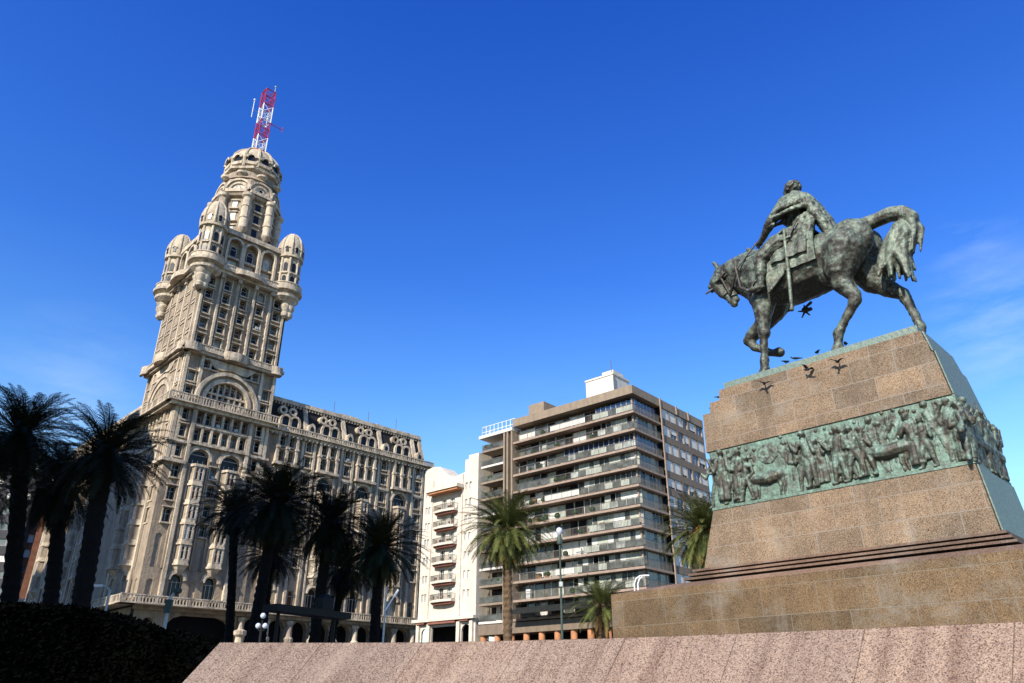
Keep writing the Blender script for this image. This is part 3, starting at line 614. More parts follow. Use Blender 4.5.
# ------------------------------------------------------------------ MODERN BLOCK
MO=(14.937,86.723,0); mod=empty('apartment_block',MO,R(-41.3),'brown concrete apartment block with long balconies on every floor','building')
SL=[10.6,12.85,15.12,17.31,19.69,22.1,24.5,26.75,29.1,31.4,33.7,35.95]
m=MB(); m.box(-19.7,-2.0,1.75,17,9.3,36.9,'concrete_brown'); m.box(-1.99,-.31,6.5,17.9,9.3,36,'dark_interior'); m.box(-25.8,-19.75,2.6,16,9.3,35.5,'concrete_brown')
# side wall with openings
def Fs(s,d,z): return (d,s,z)
m.F=Fs; H=[]; SW=[]
for z0,z1 in zip(SL,SL[1:]):
    for (a,b) in ((6.85,8.7),(8.76,10.5),(10.9,12.3),(12.36,13.7),(14.1,15.9),(15.96,17.8)):
        H.append((a,b,z0+.85,z1-.06)); SW.append((a,b,z0+.85,z1-.06))
wallgrid(m,6.75,18,9.3,36.0,0,H,'concrete_brown',depth=.3); m.F=None
m.build('wall',mod)
m=MB(); m.box(-19.75,.05,-.02,18.1,35.95,37.05,'parapet_concrete'); m.box(-26.2,-19.8,-.1,16,35.5,35.95,'roof_white'); m.build('parapet',mod)
for y in (6.55,10.7,13.9): 
    m=MB(); m.box(.053,.18,y-.12,y+.12,9.3 if y<7 else 35.95,37.15,'slab_concrete'); m.build('pier',mod)
for (a,b,z0,z1) in SW:
    m=MB(); m.F=Fs; t=random.random(); mid=random.choice([0,0,0,.2,.45]); 
    wl(m,(a+b)/2,z0,b-a,z1-z0,-.2,False,'glass_blue' if t<.4 else 'glass','window_frame',1,0)
    if t>.12: m.box(a+.06,b-.06,-.145,-.1,z0+(z1-z0)*mid,z1-.03,'blind')
    m.build('window',mod)
for i,z in enumerate(SL[:-1]):
    m=MB(); m.box(-19.7,0,0,1.74,z-.27,z,'slab_concrete'); m.box(-2.0,-.003,1.74,6.7,z-.27,z,'slab_concrete'); m.build('floor_slab',mod)
    if i<10 or True:
        zt=SL[i+1]-.34; m=MB(); x=-19.6; random.seed(100+i)
        enc=random.choice([-7.5,-10,-5.5,-8.5]); 
        if i==10: enc=-6.2
        if i==8: enc=-11.5
        while x<enc-.2:
            w_=random.uniform(.9,1.6); w_=min(w_,enc-x); g=random.choices(['glass','glass_grey','blind','curtain','dark_interior'],[4,4,3,2.5,1])[0]
            m.box(x+.03,x+w_-.05,1.32,1.42,z+.05,zt-.1,g); m.box(x-.05,x+.03,1.2,1.5,z,zt,'frame_brown' if random.random()<.4 else 'window_frame'); x+=w_
        blue=i in(8,10); x=enc
        while x<-.25:
            w_=.78; w_=min(w_,-.2-x); g='glass_blue' if blue else random.choice(['glass_pale','glass_grey','curtain','glass_grey','blind','glass','curtain'])
            m.box(x+.02,x+w_-.04,.95,1.0,z+.06,zt-.04,g); m.box(x-.04,x+.02,.9,1.04,z,zt,'window_frame'); x+=w_
        m.box(-.75,-.55,.75,.95,z,zt,'slab_concrete'); m.build('glazing',mod); m=MB(); y=1.0
        while y<6.3:
            w_=min(.8,6.35-y); g='glass_blue' if blue else random.choice(['glass_grey','glass','glass_grey','curtain'])
            m.box(-.63,-.57,y+.02,y+w_-.04,z+.06,zt-.04,g); m.box(-.66,-.55,y-.04,y+.02,z,zt,'window_frame'); y+=w_
        m.build('glazing',mod)
        m=MB(); pan=random.random()<.35
        m.box(-19.6,-.05,.05,.1,z+.88,z+.94,'rail_metal'); m.box(-.1,-.05,.1,6.35,z+.88,z+.94,'rail_metal'); m.box(-19.6,-.05,.05,.1,z+.1,z+.14,'rail_metal')
        k=int(19.5/.2)
        for j in range(k): x=-19.6+j*.2; m.box(x,x+(.05 if j%8==0 else .022),.06,.09,z,z+.88,'rail_metal')
        for j in range(31): y=.1+j*.2; m.box(-.09,-.06,y,y+.022,z,z+.88,'rail_metal')
        xx=enc
        while xx<-.3: m.box(xx,min(xx+1.15,-.12),.1,.12,z+.1,z+.84,random.choice(['glass_pale','curtain','glass_grey','glass_grey'])); xx+=1.2
        if pan or random.random()<.6:
            a=random.uniform(-19,-12); m.box(a,a+random.uniform(2,6),.11,.13,z+.1,z+.85,random.choice(['glass_grey','blind','curtain','glass_pale']))
        m.build('railing',mod)
        for j in range(random.randint(4,8)):
            x=random.uniform(-18.5,-1.0); y=random.uniform(.3,.7); m=MB()
            if random.random()<.65: m.lathe(x,y,[(.12,z),(.18,z+.3)],'column_terracotta',8); m.ball((x,y,z+.5),random.uniform(.22,.42),'pot_plant',7,5); m.build('potted_plant',mod)
            else: m.box(x,x+.7,y,y+.3,z,z+random.uniform(.5,1.3),random.choice(['blind','curtain','frame_brown'])); m.build('cabinet',mod)
SLL=[10.5,12.7,14.9,17.1,19.3,21.5,23.7,25.9,28.1,30.2,32.3,34.0]
for i,z in enumerate(SL[:-1]):
    m=MB(); m.box(-25.9,-21.6,.2,2.6,z-.28,z,'roof_white' if i%3==0 else 'parapet_concrete'); m.build('floor_slab',mod)
    m=MB(); m.box(-25.85,-21.65,.25,.3,z+.8,z+.86,'rail_metal')
    for j in range(22): x=-25.85+j*.2; m.box(x,x+.03,.26,.29,z,z+.8,'rail_metal')
    m.box(-25.8,-21.7,.31,.33,z+.08,z+.75,'glass_grey'); m.build('railing',mod)
    m=MB(); zt=z+1.95
    for j in range(5): m.box(-25.7+j*.85,-24.95+j*.85,2.5,2.58,z,min(zt,35.4),random.choice(['glass','glass','dark_interior','blind','glass_grey'])); 
    m.build('glazing',mod)
    if random.random()<.6:
        for j in range(3): m=MB(); m.ball((random.uniform(-25.5,-22),.5,z+.6),.3,'pot_plant',7,5); m.build('balcony_plant',mod)
for x in (-21.5,-20.9,-20.1):
    m=MB(); m.box(x,x+.28,-.02,2.6,9.3,35.5,'parapet_concrete'); m.build('fin',mod)
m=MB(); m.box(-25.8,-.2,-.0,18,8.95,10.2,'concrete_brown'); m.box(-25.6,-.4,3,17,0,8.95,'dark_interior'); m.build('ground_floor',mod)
m=MB(); m.add([(-19,-.05,11.9),(-4,-.05,11.9),(-4,-1.9,11.0),(-19,-1.9,11.0),(-19,-.05,11.84),(-4,-.05,11.84),(-4,-1.9,10.94),(-19,-1.9,10.94)],[(0,1,2,3),(4,5,6,7),(2,3,7,6),(0,3,7,4),(1,2,6,5)],'awning_cloth'); m.build('awning',mod)
for i in range(11):
    m=MB(); x=-.9-i*2.44; m.lathe(x,.6,[(.42,0),(.42,8.95)],'column_terracotta',14); m.build('column',mod,smooth=40)
m=MB(); m.box(-11.6,-6.9,6.6,10.6,37,42.6,'roof_white'); m.box(-11.7,-6.8,6.5,10.7,42.5,42.75,'white_plaster'); m.box(-9.0,-7.1,7.0,9.5,42.75,43.4,'roof_white'); m.tube((-7.4,7,43),(-7.4,7,45.0),.05,'rail_metal'); m.tube((-6.75,6.45,37),(-6.75,6.45,42.5),.08,'rail_metal'); m.build('rooftop_room',mod)
m=MB(); m.box(-17.6,-14.9,1.0,5,37.5,38.9,'parapet_concrete'); m.box(-17.3,-15.2,1.3,4.8,37.05,37.5,'concrete_brown'); m.tube((-15,5,37),(-13,6.5,38),.2,'concrete_brown'); m.build('water_tank',mod)
m=MB()
for i in range(9): x=-25.9+i*.78; m.tube((x,.3,35.95),(x,.3,37.3),.05,'white_metal')
for z in (36.5,37.3): m.tube((-25.9,.3,z),(-19.7,.3,z),.05,'white_metal')
for i in range(5): y=.3+i*1.5; m.tube((-25.9,y,35.95),(-25.9,y,37.3),.05,'white_metal')
m.tube((-25.9,.3,37.3),(-25.9,6.3,37.3),.05,'white_metal'); m.build('roof_railing',mod)

# ------------------------------------------------------------------ WHITE BUILDING
wb=empty('white_building',MO,R(-41.3),'narrow cream white building with stacked balconies and arched ground floor','building')
m=MB(); H=[]; WW=[]
BZ=[13.8,16.3,18.85,21.4,23.8,26.1]
for z in BZ+[28.6]:
    for x in (-36.75,-36.15,-28.55,-27.75): H.append((x-.22,x+.22,z+.0,z+1.1)); WW.append((x,z,.44,1.1))
for z in BZ:
    for x in (-33.0,-31.3): H.append((x-.45,x+.45,z+.05,z+1.75)); WW.append((x,z+.05,.9,1.7))
H+= [(-36.6,-35.3,.1,10.3,True),(-34.6,-29.6,.1,10.4),(-28.8,-27.1,.1,10.5,True)]
m.F=Ff; wallgrid(m,-37.5,-26.25,0,29.6,0,H,'white_plaster',depth=.3); m.F=None
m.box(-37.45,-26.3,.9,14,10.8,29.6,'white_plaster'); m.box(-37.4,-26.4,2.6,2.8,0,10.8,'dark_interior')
m.box(-37.5,-37.3,.02,.9,0,29.6,'white_plaster'); m.box(-26.45,-26.26,.02,2.6,0,33.2,'white_plaster')
m.F=Ff; m.sprism([(-37.5,29.6),(-31,29.6),(-31,30.9),(-32.2,31.3),(-33.3,32.2),(-34.3,33.0),(-35.8,33.2),(-37.0,33.0),(-37.5,32.4)],-3,-.02,'white_plaster'); m.sprism([(-31,29.6),(-28.9,29.6),(-28.9,31.2),(-31,30.9)],-3,-.02,'white_plaster'); m.F=None
m.box(-28.9,-26.3,-.02,4,29.6,33.0,'white_plaster'); m.box(-28.3,-26.3,.1,4,33.0,33.6,'white_plaster')
for x in (-35.45,-29.3): m.box(x-.12,x+.12,-.18,-.003,11.6,31,'white_plaster')
m.build('wall',wb)
for (x,z,a,b) in WW:
    m=MB(); m.F=Ff; wl(m,x,z,a,b,-.22,False,random.choice(['glass','glass_grey','glass_pale']),'white_metal',1,0); m.build('window',wb)
for z in BZ:
    m=MB(); k=10; P=[(-34.3,0)]+[(-34.3+4.2*t/k,-(.9+.25*math.sin(PI*t/k))) for t in range(k+1)]+[(-30.1,0)]
    m.prism(P,z-.3,z,'white_plaster'); P2=[(a*.0+a,b*.8) for a,b in P]; m.prism([( -32.2+(a+32.2)*.85,b*.7) for a,b in P],z-.6,z-.3,'shutter_red',P2); 
    m.build('balcony',wb)
    m=MB()
    for j in range(len(P)-1):
        for t in range(4):
            a=P[j][0]+(P[j+1][0]-P[j][0])*t/4; b=P[j][1]+(P[j+1][1]-P[j][1])*t/4; m.tube((a*1+0,b+.04,z),(a,b+.04,z+.75),.02,'rail_metal',k=4)
        m.tube((P[j][0],P[j][1]+.04,z+.75),(P[j+1][0],P[j+1][1]+.04,z+.75),.035,'rail_metal',k=4)
    for t in range(6): m.ball((random.uniform(-34,-30.4),-.6,z+.4),random.uniform(.1,.2),random.choice(['pot_plant','shutter_red','blind']),6,4)
    m.build('railing',wb)
m=MB(); m.box(-35.6,-29.0,-1.5,-.02,28.9,29.4,'white_plaster'); m.box(-35.4,-29.2,-1.3,-.02,28.6,28.9,'column_terracotta'); m.build('canopy',wb)
m=MB(); m.box(-38,-26,-.7,-.02,11.1,11.5,'white_plaster'); m.box(-37.2,-35.6,-.55,-.02,10.85,11.1,'shutter_red'); m.box(-34.9,-29.6,-.55,-.02,10.75,11.1,'shutter_red'); m.box(-28.7,-27.2,-.55,-.02,10.85,11.1,'shutter_red')
for x in (-37.1,-34.95,-29.2,-26.8): m.box(x-.28,x+.28,-.35,-.02,0,10.9,'white_plaster')
m.build('cornice',wb)

# ------------------------------------------------------------------ far and side buildings
def block(name,loc,rz,wx,dy,h,mat,label,floors,cols,glass='glass',wm=(.55,.55),trimm=None):
    e=empty(name,loc,R(rz),label,'building'); m=MB(); H=[]; L=[]
    fh=h/floors; cw=wx/cols
    for f in range(floors):
        for c in range(cols): s=(c+.5)*cw; z=f*fh+fh*.3; H.append((s-cw*wm[0]/2,s+cw*wm[0]/2,z,z+fh*wm[1])); L.append((s,z,cw*wm[0],fh*wm[1]))
    m.F=Ff; wallgrid(m,0,wx,0,h,0,H,mat,depth=.35); m.F=None
    m.box(.02,wx-.02,.45,dy,0,h,mat); m.box(0,.15,.01,.45,0,h,mat); m.box(wx-.15,wx,.01,.45,0,h,mat); m.build('wall',e)
    m=MB(); m.box(-.2,wx+.2,-.2,dy+.2,h,h+.6,trimm or mat); m.build('roof',e)
    L=L[::-1]
    for i,(s,z,a,b) in enumerate(L[:90]):
        m=MB(); m.F=Ff; wl(m,s,z,a,b,-.28,False,glass if random.random()<.7 else 'blind','window_frame',1,0); m.build('window',e)
    if len(L)>90:
        m=MB(); m.F=Ff
        for (s,z,a,b) in L[90:]: wl(m,s,z,a,b,-.28,False,glass,'window_frame',1,0)
        tag(m.build('window',e),kind='stuff')
    return e
block('shade_tower',(-70,-2,0),0,26,18,64,'shade_grey_block','grey tower added out of view left of the camera to shade the palms',18,9)  # unseen tower added to throw shade over the left palms
block('shade_block',(-120,60,0),0,45,16,66,'shade_grey_block','grey block added out of view to shade the palace left wing',19,10)  # unseen block added to keep the palace left wing in shade
block('brick_building',(-97,150,0),24,14,14,40,'brick_orange','orange brick building seen between palm trunks left of the palace',14,5,'glass_grey',trimm='palace_trim')
block('slab_building',(-160,149,0),0,64,14,46,'shade_grey_block','slab building coloured dark as if shaded, with light window bands behind the leftmost palms',15,10,'glass_grey',(.8,.45))  # dark wall colour takes the place of shade on this slab

# ------------------------------------------------------------------ PALMS
def make_crown(seed,Rf,nf,mat,e_lo=-62,skirt=0,nl=34):
    rnd=random.Random(seed); v=[];f=[];mi=[]
    mats=[mat,'palm_dead']
    def frond(az,e0,L,bend,dead=0,z0=0):
        pos=Vector((0,0,z0))+Vector((math.cos(az),math.sin(az),0))*.25; n_=nl; st=L/n_; side=Vector((-math.sin(az),math.cos(az),0)); tw=rnd.uniform(-.35,.35); azd=rnd.uniform(-.25,.25)
        prev=pos.copy(); b=len(v)
        for i in range(n_+1):
            t=i/n_; e=e0-bend*(t**1.35); aa=az+azd*t; d=Vector((math.cos(aa)*math.cos(e),math.sin(aa)*math.cos(e),math.sin(e))); pos=pos+d*st
            sd=Vector((-math.sin(aa),math.cos(aa),0)); up=sd.cross(d)*-1
            w_=.045*(1-t)+.012; v.extend([tuple(pos-sd*w_),tuple(pos+sd*w_)])
            if i: f.append((len(v)-4,len(v)-3,len(v)-1,len(v)-2)); mi.append(dead)
        base_i=b
        pos=Vector((0,0,z0))+Vector((math.cos(az),math.sin(az),0))*.25
        for i in range(n_+1):
            t=i/n_; e=e0-bend*(t**1.35); aa=az+azd*t; d=Vector((math.cos(aa)*math.cos(e),math.sin(aa)*math.cos(e),math.sin(e))); pos=pos+d*st
            if t<.1: continue
            sd=Vector((-math.sin(aa),math.cos(aa),0)); up=d.cross(sd)*-1
            if up.z<0: up=-up
            ll=Rf*.185*(math.sin(PI*min(1,(t*.86+.12)))**.6)*rnd.uniform(.8,1.1)*(.75 if dead else 1)
            for sg in (-1,1):
                fw=.75+.5*t; q=(sd*sg*math.cos(tw*sg)+up*(.38*rnd.uniform(.2,1.3))+d*fw).normalized()
                q2=(q+Vector((0,0,-.42))).normalized(); wd=.046
                p0=pos; p1=pos+q*ll*.5; p2=pos+q*ll*.5+q2*ll*.5; k=len(v); ww=d*wd
                v.extend([tuple(p0-ww*.5),tuple(p0+ww*.5),tuple(p1+ww*.6),tuple(p1-ww*.6),tuple(p2)]); f.append((k,k+1,k+2,k+3)); f.append((k+3,k+2,k+4)); mi.extend([dead,dead])
    for i in range(nf):
        t=(i+.5)/nf; el=R(86+(e_lo-86)*t**.85)+rnd.uniform(-.1,.1); az=i*2.39996+rnd.uniform(-.2,.2)
        frond(az,el,Rf*rnd.uniform(.98,1.16)*(.86+.2*math.sin(PI*min(1,t*1.2))),R(rnd.uniform(40,66))*(1.0 if t<.6 else .7))
    for i in range(skirt): frond(i*2.39996,R(rnd.uniform(-72,-50)),Rf*rnd.uniform(.55,.85),R(25),1,-.25)
    me=bpy.data.meshes.new('crown'); me.from_pydata(v,[],f)
    for k in mats: me.materials.append(MATS[k])
    me.polygons.foreach_set('material_index',mi); me.update(); return me
def trunk_mesh(p0,p1,r,mat,seed):
    m=MB(); rnd=random.Random(seed); n_=60; k=14; vs=[];fs=[]
    p0=Vector(p0);p1=Vector(p1)
    for j in range(n_+1):
        t=j/n_; c=p0.lerp(p1,t); c=c+Vector(((p1-p0).x,(p1-p0).y,0))*(-.12*math.sin(PI*t)); rr=r*(1.25-.35*min(1,t*6)) if t<.17 else r*.92
        if t>.88: rr=r*(.92+1.0*math.sin(PI*min(1,(t-.88)/.14))*.75)
        rr*=1+(.09 if j%2 else -.03)
        for i in range(k): a=2*PI*(i+(j%2)*.5)/k; q=rr*(1+rnd.uniform(-.07,.07)); vs.append((c.x+q*math.cos(a),c.y+q*math.sin(a),c.z))
    for j in range(n_):
        for i in range(k): fs.append((j*k+i,j*k+(i+1)%k,(j+1)*k+(i+1)%k,(j+1)*k+i))
    fs.append(tuple(n_*k+i for i in range(k))); m.add(vs,fs,mat)
    for i in range(46):   # old leaf bases below the crown
        a=i*2.4; t=.87+.12*rnd.random(); c=p0.lerp(p1,t); o=Vector((math.cos(a),math.sin(a),0)); m.tube(c+o*r*.9,c+o*(r*1.7)+Vector((0,0,.45)),.11,mat,.05,4)
    return m
CM={}
PALMS=[('a',(-32.8,47.8,17.6),(-30.6,49.3),3.35,.52,'tallest dark palm at the left edge of the picture'),
('b',(-24.5,43.6,14.9),(-23.8,44.0),3.3,.52,'dark palm with full round crown just left of the palace tower base'),
('c',(-31.3,51.2,15.0),(-29.8,52.1),3.1,.5,'dark palm half hidden between the two big palms at far left'),
('d',(-33.2,44.4,13.4),(-30.9,46.4),3.2,.5,'lower dark palm cut by the left picture edge'),
('e',(-27.1,73.1,17.9),(-25.6,73.8),3.1,.42,'slender leaning palm, leftmost of those before the palace arcade'),
('f',(-18.6,59.1,15.6),(-19.2,59.0),3.5,.46,'big dark palm, second from left before the palace arcade'),
('g',(-15.5,64.2,15.1),(-15.9,64.1),3.3,.46,'dark palm in the middle before the palace arcade, beside the black canopy'),
('f2',(-22.8,72.5,13.9),(-22.6,72.9),2.9,.4,'smaller palm crown showing below and behind the second palm of the palace row'),
('h',(-16.9,78.2,13.5),(-17.9,78.0),2.7,.38,'small palm behind the middle palm of the palace row'),
('i',(-11.4,66.0,13.4),(-11.3,66.1),3.3,.44,'palm at the right end of the palace wing with partly sunlit fronds'),
('j',(-.4,63.0,14.4),(-.3,63.0),3.15,.38,'sunlit green palm with dry brown skirt before the modern apartment block'),
('k',(16.3,63.9,14.4),(15.6,64.4),3.3,.38,'sunlit palm with orange fruit stalks half hidden by the monument'),
('l',(5.7,49.7,6.9),(5.7,49.7),1.9,.36,'short bushy palm at the left end of the monument plinth')]
for i,(k,c,b,Rf,tr,lab) in enumerate(PALMS):
    e=empty('palm_tree',(b[0],b[1],0),0,lab,'palm tree','palms standing around the plaza')
    sun=k in 'ijkl' and k!='f2'; cm='palm_leaf_half_shaded' if k=='i' else 'palm_leaf' if sun else 'palm_leaf_shaded'
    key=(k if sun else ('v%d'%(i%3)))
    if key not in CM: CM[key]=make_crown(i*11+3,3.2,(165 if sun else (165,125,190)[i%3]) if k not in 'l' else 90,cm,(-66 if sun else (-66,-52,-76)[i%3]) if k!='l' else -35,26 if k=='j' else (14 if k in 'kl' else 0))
    o=bpy.data.objects.new('crown',CM[key]); COL.objects.link(o); o.parent=e; o.location=(c[0]-b[0],c[1]-b[1],c[2]); o.scale=(Rf/3.2*(1.13 if sun else 1.14 if k in ('e','f','g','f2','h') else 1.06),)*3; o.rotation_euler=(0,0,i*1.3)
    trunk_mesh((0,0,0),(c[0]-b[0],c[1]-b[1],c[2]+.1),tr,'palm_trunk' if sun and k!='i' else 'palm_trunk_shaded',i).build('trunk',e)
    if k in 'jk':
        m=MB(); rnd=random.Random(5)
        for q in range(26 if k=='k' else 8):
            a=rnd.uniform(0,6.28); p=Vector((c[0]-b[0]+.35*math.cos(a),c[1]-b[1]+.35*math.sin(a),c[2]-.1)); d=Vector((math.cos(a)*.8,math.sin(a)*.8,rnd.uniform(-.9,.5)))
            m.tube(p,p+d*.9,.035,'palm_fruit'); p2=p+d*.9
            for z in range(4): m.tube(p2,p2+Vector((rnd.uniform(-.3,.3)+d.x*.3,rnd.uniform(-.3,.3)+d.y*.3,rnd.uniform(-.6,.0))),.03,'palm_fruit')
        m.build('fruit_stalks',e)

# ------------------------------------------------------------------ HEDGE (left foreground, shadow put into its colour)
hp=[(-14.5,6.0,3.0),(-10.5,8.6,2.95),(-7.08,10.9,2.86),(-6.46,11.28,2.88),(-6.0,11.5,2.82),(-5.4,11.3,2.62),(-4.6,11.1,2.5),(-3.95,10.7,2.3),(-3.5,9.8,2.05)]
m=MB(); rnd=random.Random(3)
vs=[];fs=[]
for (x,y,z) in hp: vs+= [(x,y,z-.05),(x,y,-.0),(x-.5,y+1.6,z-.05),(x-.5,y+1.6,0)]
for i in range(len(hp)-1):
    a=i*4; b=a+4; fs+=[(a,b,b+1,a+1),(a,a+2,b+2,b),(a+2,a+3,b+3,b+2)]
fs+=[(0,1,3,2),(len(vs)-4,len(vs)-3,len(vs)-1,len(vs)-2)]; m.add(vs,fs,'hedge_leaf_shadow')
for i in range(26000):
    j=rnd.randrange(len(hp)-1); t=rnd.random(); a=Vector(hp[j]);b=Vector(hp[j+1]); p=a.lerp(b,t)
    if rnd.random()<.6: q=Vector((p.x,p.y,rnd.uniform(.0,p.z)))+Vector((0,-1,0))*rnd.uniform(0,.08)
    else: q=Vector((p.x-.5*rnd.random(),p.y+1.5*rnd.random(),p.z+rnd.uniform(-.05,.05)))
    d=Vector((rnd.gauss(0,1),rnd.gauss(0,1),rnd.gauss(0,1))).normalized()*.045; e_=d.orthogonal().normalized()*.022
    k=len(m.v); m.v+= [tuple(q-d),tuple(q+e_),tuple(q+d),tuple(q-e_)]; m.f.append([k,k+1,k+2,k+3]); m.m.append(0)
hg=m.build('hedge',norm=False); tag(hg,'hedge coloured nearly black for the shadow filling the lower left corner','hedge')

# ------------------------------------------------------------------ PINK BATTERED WALL
az=R(51.99); el=R(51.4); dn=Vector((-math.sin(az),-math.cos(az),-math.tan(el)))
tp=[(-2.92,8.04),(-1.93,8.08),(-.93,8.04),(-.05,7.8),(.82,7.5),(1.6,7.09),(2.39,6.63),(3.05,6.22),(3.72,5.78),(4.7,5.0),(6.0,3.9),(8.5,1.5)]
m=MB(); vs=[];fs=[];uvs=[]; L=0; K=10
for i,(x,y) in enumerate(tp):
    if i: L+=math.hypot(x-tp[i-1][0],y-tp[i-1][1])
    for j in range(K+1): p=Vector((x,y,2.2))+dn*(1.75*j/K); vs.append(tuple(p)); uvs.append((L,-2.8*j/K))
    vs.append((x+.5,y+.45,2.19)); uvs.append((L,.7)); vs.append((x+.5,y+.45,0)); uvs.append((L,2.9))
S=K+3
for i in range(len(tp)-1):
    for j in range(K): fs.append((i*S+j,i*S+j+1,(i+1)*S+j+1,(i+1)*S+j))
    a=i*S+K+1; fs.append((i*S,(i+1)*S,a+S,a)); fs.append((a,a+S,a+S+1,a+1))
fs.append(tuple(range(0,K+1))+(K+2,K+1)); m.add(vs,fs,'granite_pink'); pw=m.build('granite_wall')
uvl=pw.data.uv_layers.new(name='UVMap')
for lp in pw.data.loops: uvl.data[lp.index].uv=uvs[lp.vertex_index]
tag(pw,'sloping pinkish speckled granite wall across the foreground with slanted left end','wall')

# ------------------------------------------------------------------ MONUMENT
ON=(10.7507,16.8648,0)
mon=empty('monument_pedestal',ON,R(-45),'stepped brown granite pedestal with green bronze frieze carrying the horseman','pedestal')
def frustum(m,x0,x1,y0,y1,z0,x2,x3,y2,y3,z1,mat):
    m.add([(x0,y0,z0),(x1,y0,z0),(x1,y1,z0),(x0,y1,z0),(x2,y2,z1),(x3,y2,z1),(x3,y3,z1),(x2,y3,z1)],[(0,3,2,1),(4,5,6,7),(0,1,5,4),(1,2,6,5),(2,3,7,6),(3,0,4,7)],mat)
m=MB(); frustum(m,-10.5,3.0,-.42,5.5,0,-10.5,3.0,-.42,5.5,4.55,'granite_plinth'); m.build('plinth',mon)
m=MB(); frustum(m,-10.48,2.98,-.40,5.48,4.553,-8.3,.75,-.22,3.6,4.68,'granite_step'); m.build('plinth_top',mon)
m=MB()
for i,(e,z) in enumerate(((.34,4.68),(.24,4.80),(.14,4.92))):
    m.box(-7.65-e,.1+e,.1-e,3.3+e,z+.062,z+.12,'granite_step'); m.box(-7.65-e+.2,.1+e-.2,.1-e+.2,3.3+e-.2,z,z+.062,'black_metal_and_shadow')  # black strips between treads stand in for the overhang shadow
m.build('step',mon)
m=MB(); frustum(m,-7.42,.12,0,3.25,5.04,-6.93,-.02,.02,3.1,6.62,'granite_brown'); m.build('lower_block',mon)
m=MB(); frustum(m,-6.96,-.12,.04,2.85,8.38,-6.93,-.28,.06,2.6,9.58,'granite_brown'); frustum(m,-6.68,-.32,.06,2.55,9.58,-6.64,-.36,.06,2.5,9.9,'granite_brown'); frustum(m,-6.32,-.38,.06,2.45,9.9,-6.28,-.44,.06,2.4,10.22,'granite_brown'); m.build('upper_block',mon)
m=MB(); frustum(m,.14,.17,.05,3.2,5.06,0.0,.03,.07,3.05,6.60,'green_plate'); m.build('bronze_plate',mon); m=MB(); frustum(m,-.10,-.07,.09,2.8,8.40,-.26,-.23,.11,2.55,9.60,'green_plate'); m.build('bronze_plate',mon); m=MB(); frustum(m,-.30,-.27,.1,2.5,9.62,-.42,-.38,.1,2.4,10.2,'green_plate'); m.build('bronze_plate',mon)
m=MB(); m.box(-6.12,-.5,.1,2.3,10.22,10.42,'green_plate'); m.box(-5.6,-.7,.3,2.1,10.42,10.47,'bronze_dark'); m.build('bronze_base',mon)
m=MB(); m.box(-6.88,-.06,.08,2.95,6.62,8.38,'frieze_back'); m.box(-6.95,.0,.0,3.02,6.62,6.70,'frieze_back'); m.build('frieze_panel',mon)
def figure(m,s,z0,h,rnd,F,mat,dep=.1):
    k=h/1.6; ln=rnd.uniform(-.12,.12); d=dep
    def P(ds,dd,dz,r): return (*F(s+ds*k,d+dd,z0+dz*k),r*k)
    m.limb([P(0,0,.78,.13),P(ln*.5,.02,1.05,.14),P(ln,.04,1.26,.125)],mat); m.limb([P(ln,.05,1.4,.06),P(ln*1.1,.08,1.52,.105)],mat)
    if rnd.random()<.3:
        for q in range(5): x=-.16+.08*q; m.limb([P(x*.6,.02,.85,.09),P(x,.03+.03*(q%2),.08,.06)],mat)
    else:
        st=rnd.uniform(.08,.26)
        for sg in (-1,1): m.limb([P(.07*sg,.02,.75,.11),P(sg*st*.7,.05,.42,.085),P(sg*st,.02,.04,.06),P(sg*st-.08,.05,.02,.05)],mat)
    for sg in (-1,1):
        a=rnd.uniform(-.5,1.5); e=(sg*(.22+.1*rnd.random()),.06,1.28-.25*math.cos(a)); 
        m.limb([P(ln+.16*sg,.04,1.28,.075),P(ln+e[0],e[1]+.03,e[2]-.1,.06),P(ln+e[0]+rnd.uniform(-.2,.25),.12,e[2]+rnd.uniform(-.25,.35),.05)],mat)
    if rnd.random()<.3: x=rnd.uniform(-.2,.2); m.limb([P(x,.1,.0,.022),P(x+rnd.uniform(-.1,.1),.1,1.75,.022)],mat)
    if rnd.random()<.4:
        for q in range(3): x=-.15+.12*q; m.limb([P(x,-.02,1.3,.05),P(x+rnd.uniform(-.12,.12),0,.3,.06)],mat)
def beast(m,s,z0,h,F,mat,dr=-1):
    def P(ds,dd,dz,r): return (*F(s+ds*h*dr*-1,.1+dd,z0+dz*h),r*h)
    m.limb([P(-.55,0,.68,.2),P(0,.05,.62,.22),P(.45,0,.68,.2)],mat); m.limb([P(-.6,.02,.75,.14),P(-.85,.08,.85,.1)],mat); m.limb([P(-.85,.08,.88,.11),P(-1.1,.1,.68,.07)],mat)
    for x in (-.5,-.38,.38,.52): m.limb([P(x,.03,.55,.09),P(x+.04,.04,.28,.05),P(x,.02,.02,.045)],mat)
    m.limb([P(.6,0,.75,.05),P(.75,0,.35,.03)],mat)
rnd=random.Random(21); m=MB()
Fm=lambda s,d,z:(s,.2-d*.9,z)
s=-6.75; 
while s<-.1:
    figure(m,s,6.7+rnd.uniform(0,.12),rnd.uniform(1.2,1.62),rnd,Fm,'frieze_bronze',rnd.choice([.1,.17,.03])); s+=rnd.uniform(.19,.30)
    if -5.6<s<-4.9: s=-4.3
for q in range(26):
    s=-6.6+q*.25
    if not -5.4<s<-4.7: figure(m,s+rnd.uniform(-.06,.06),rnd.uniform(7.05,7.3),rnd.uniform(1.0,1.15),rnd,Fm,'frieze_bronze',.02)
for q in range(9): x=rnd.uniform(-6.5,-.3); m.limb([(*Fm(x,.12,7.0),.02),(*Fm(x+rnd.uniform(-.25,.25),.12,8.3),.018)],'frieze_bronze')
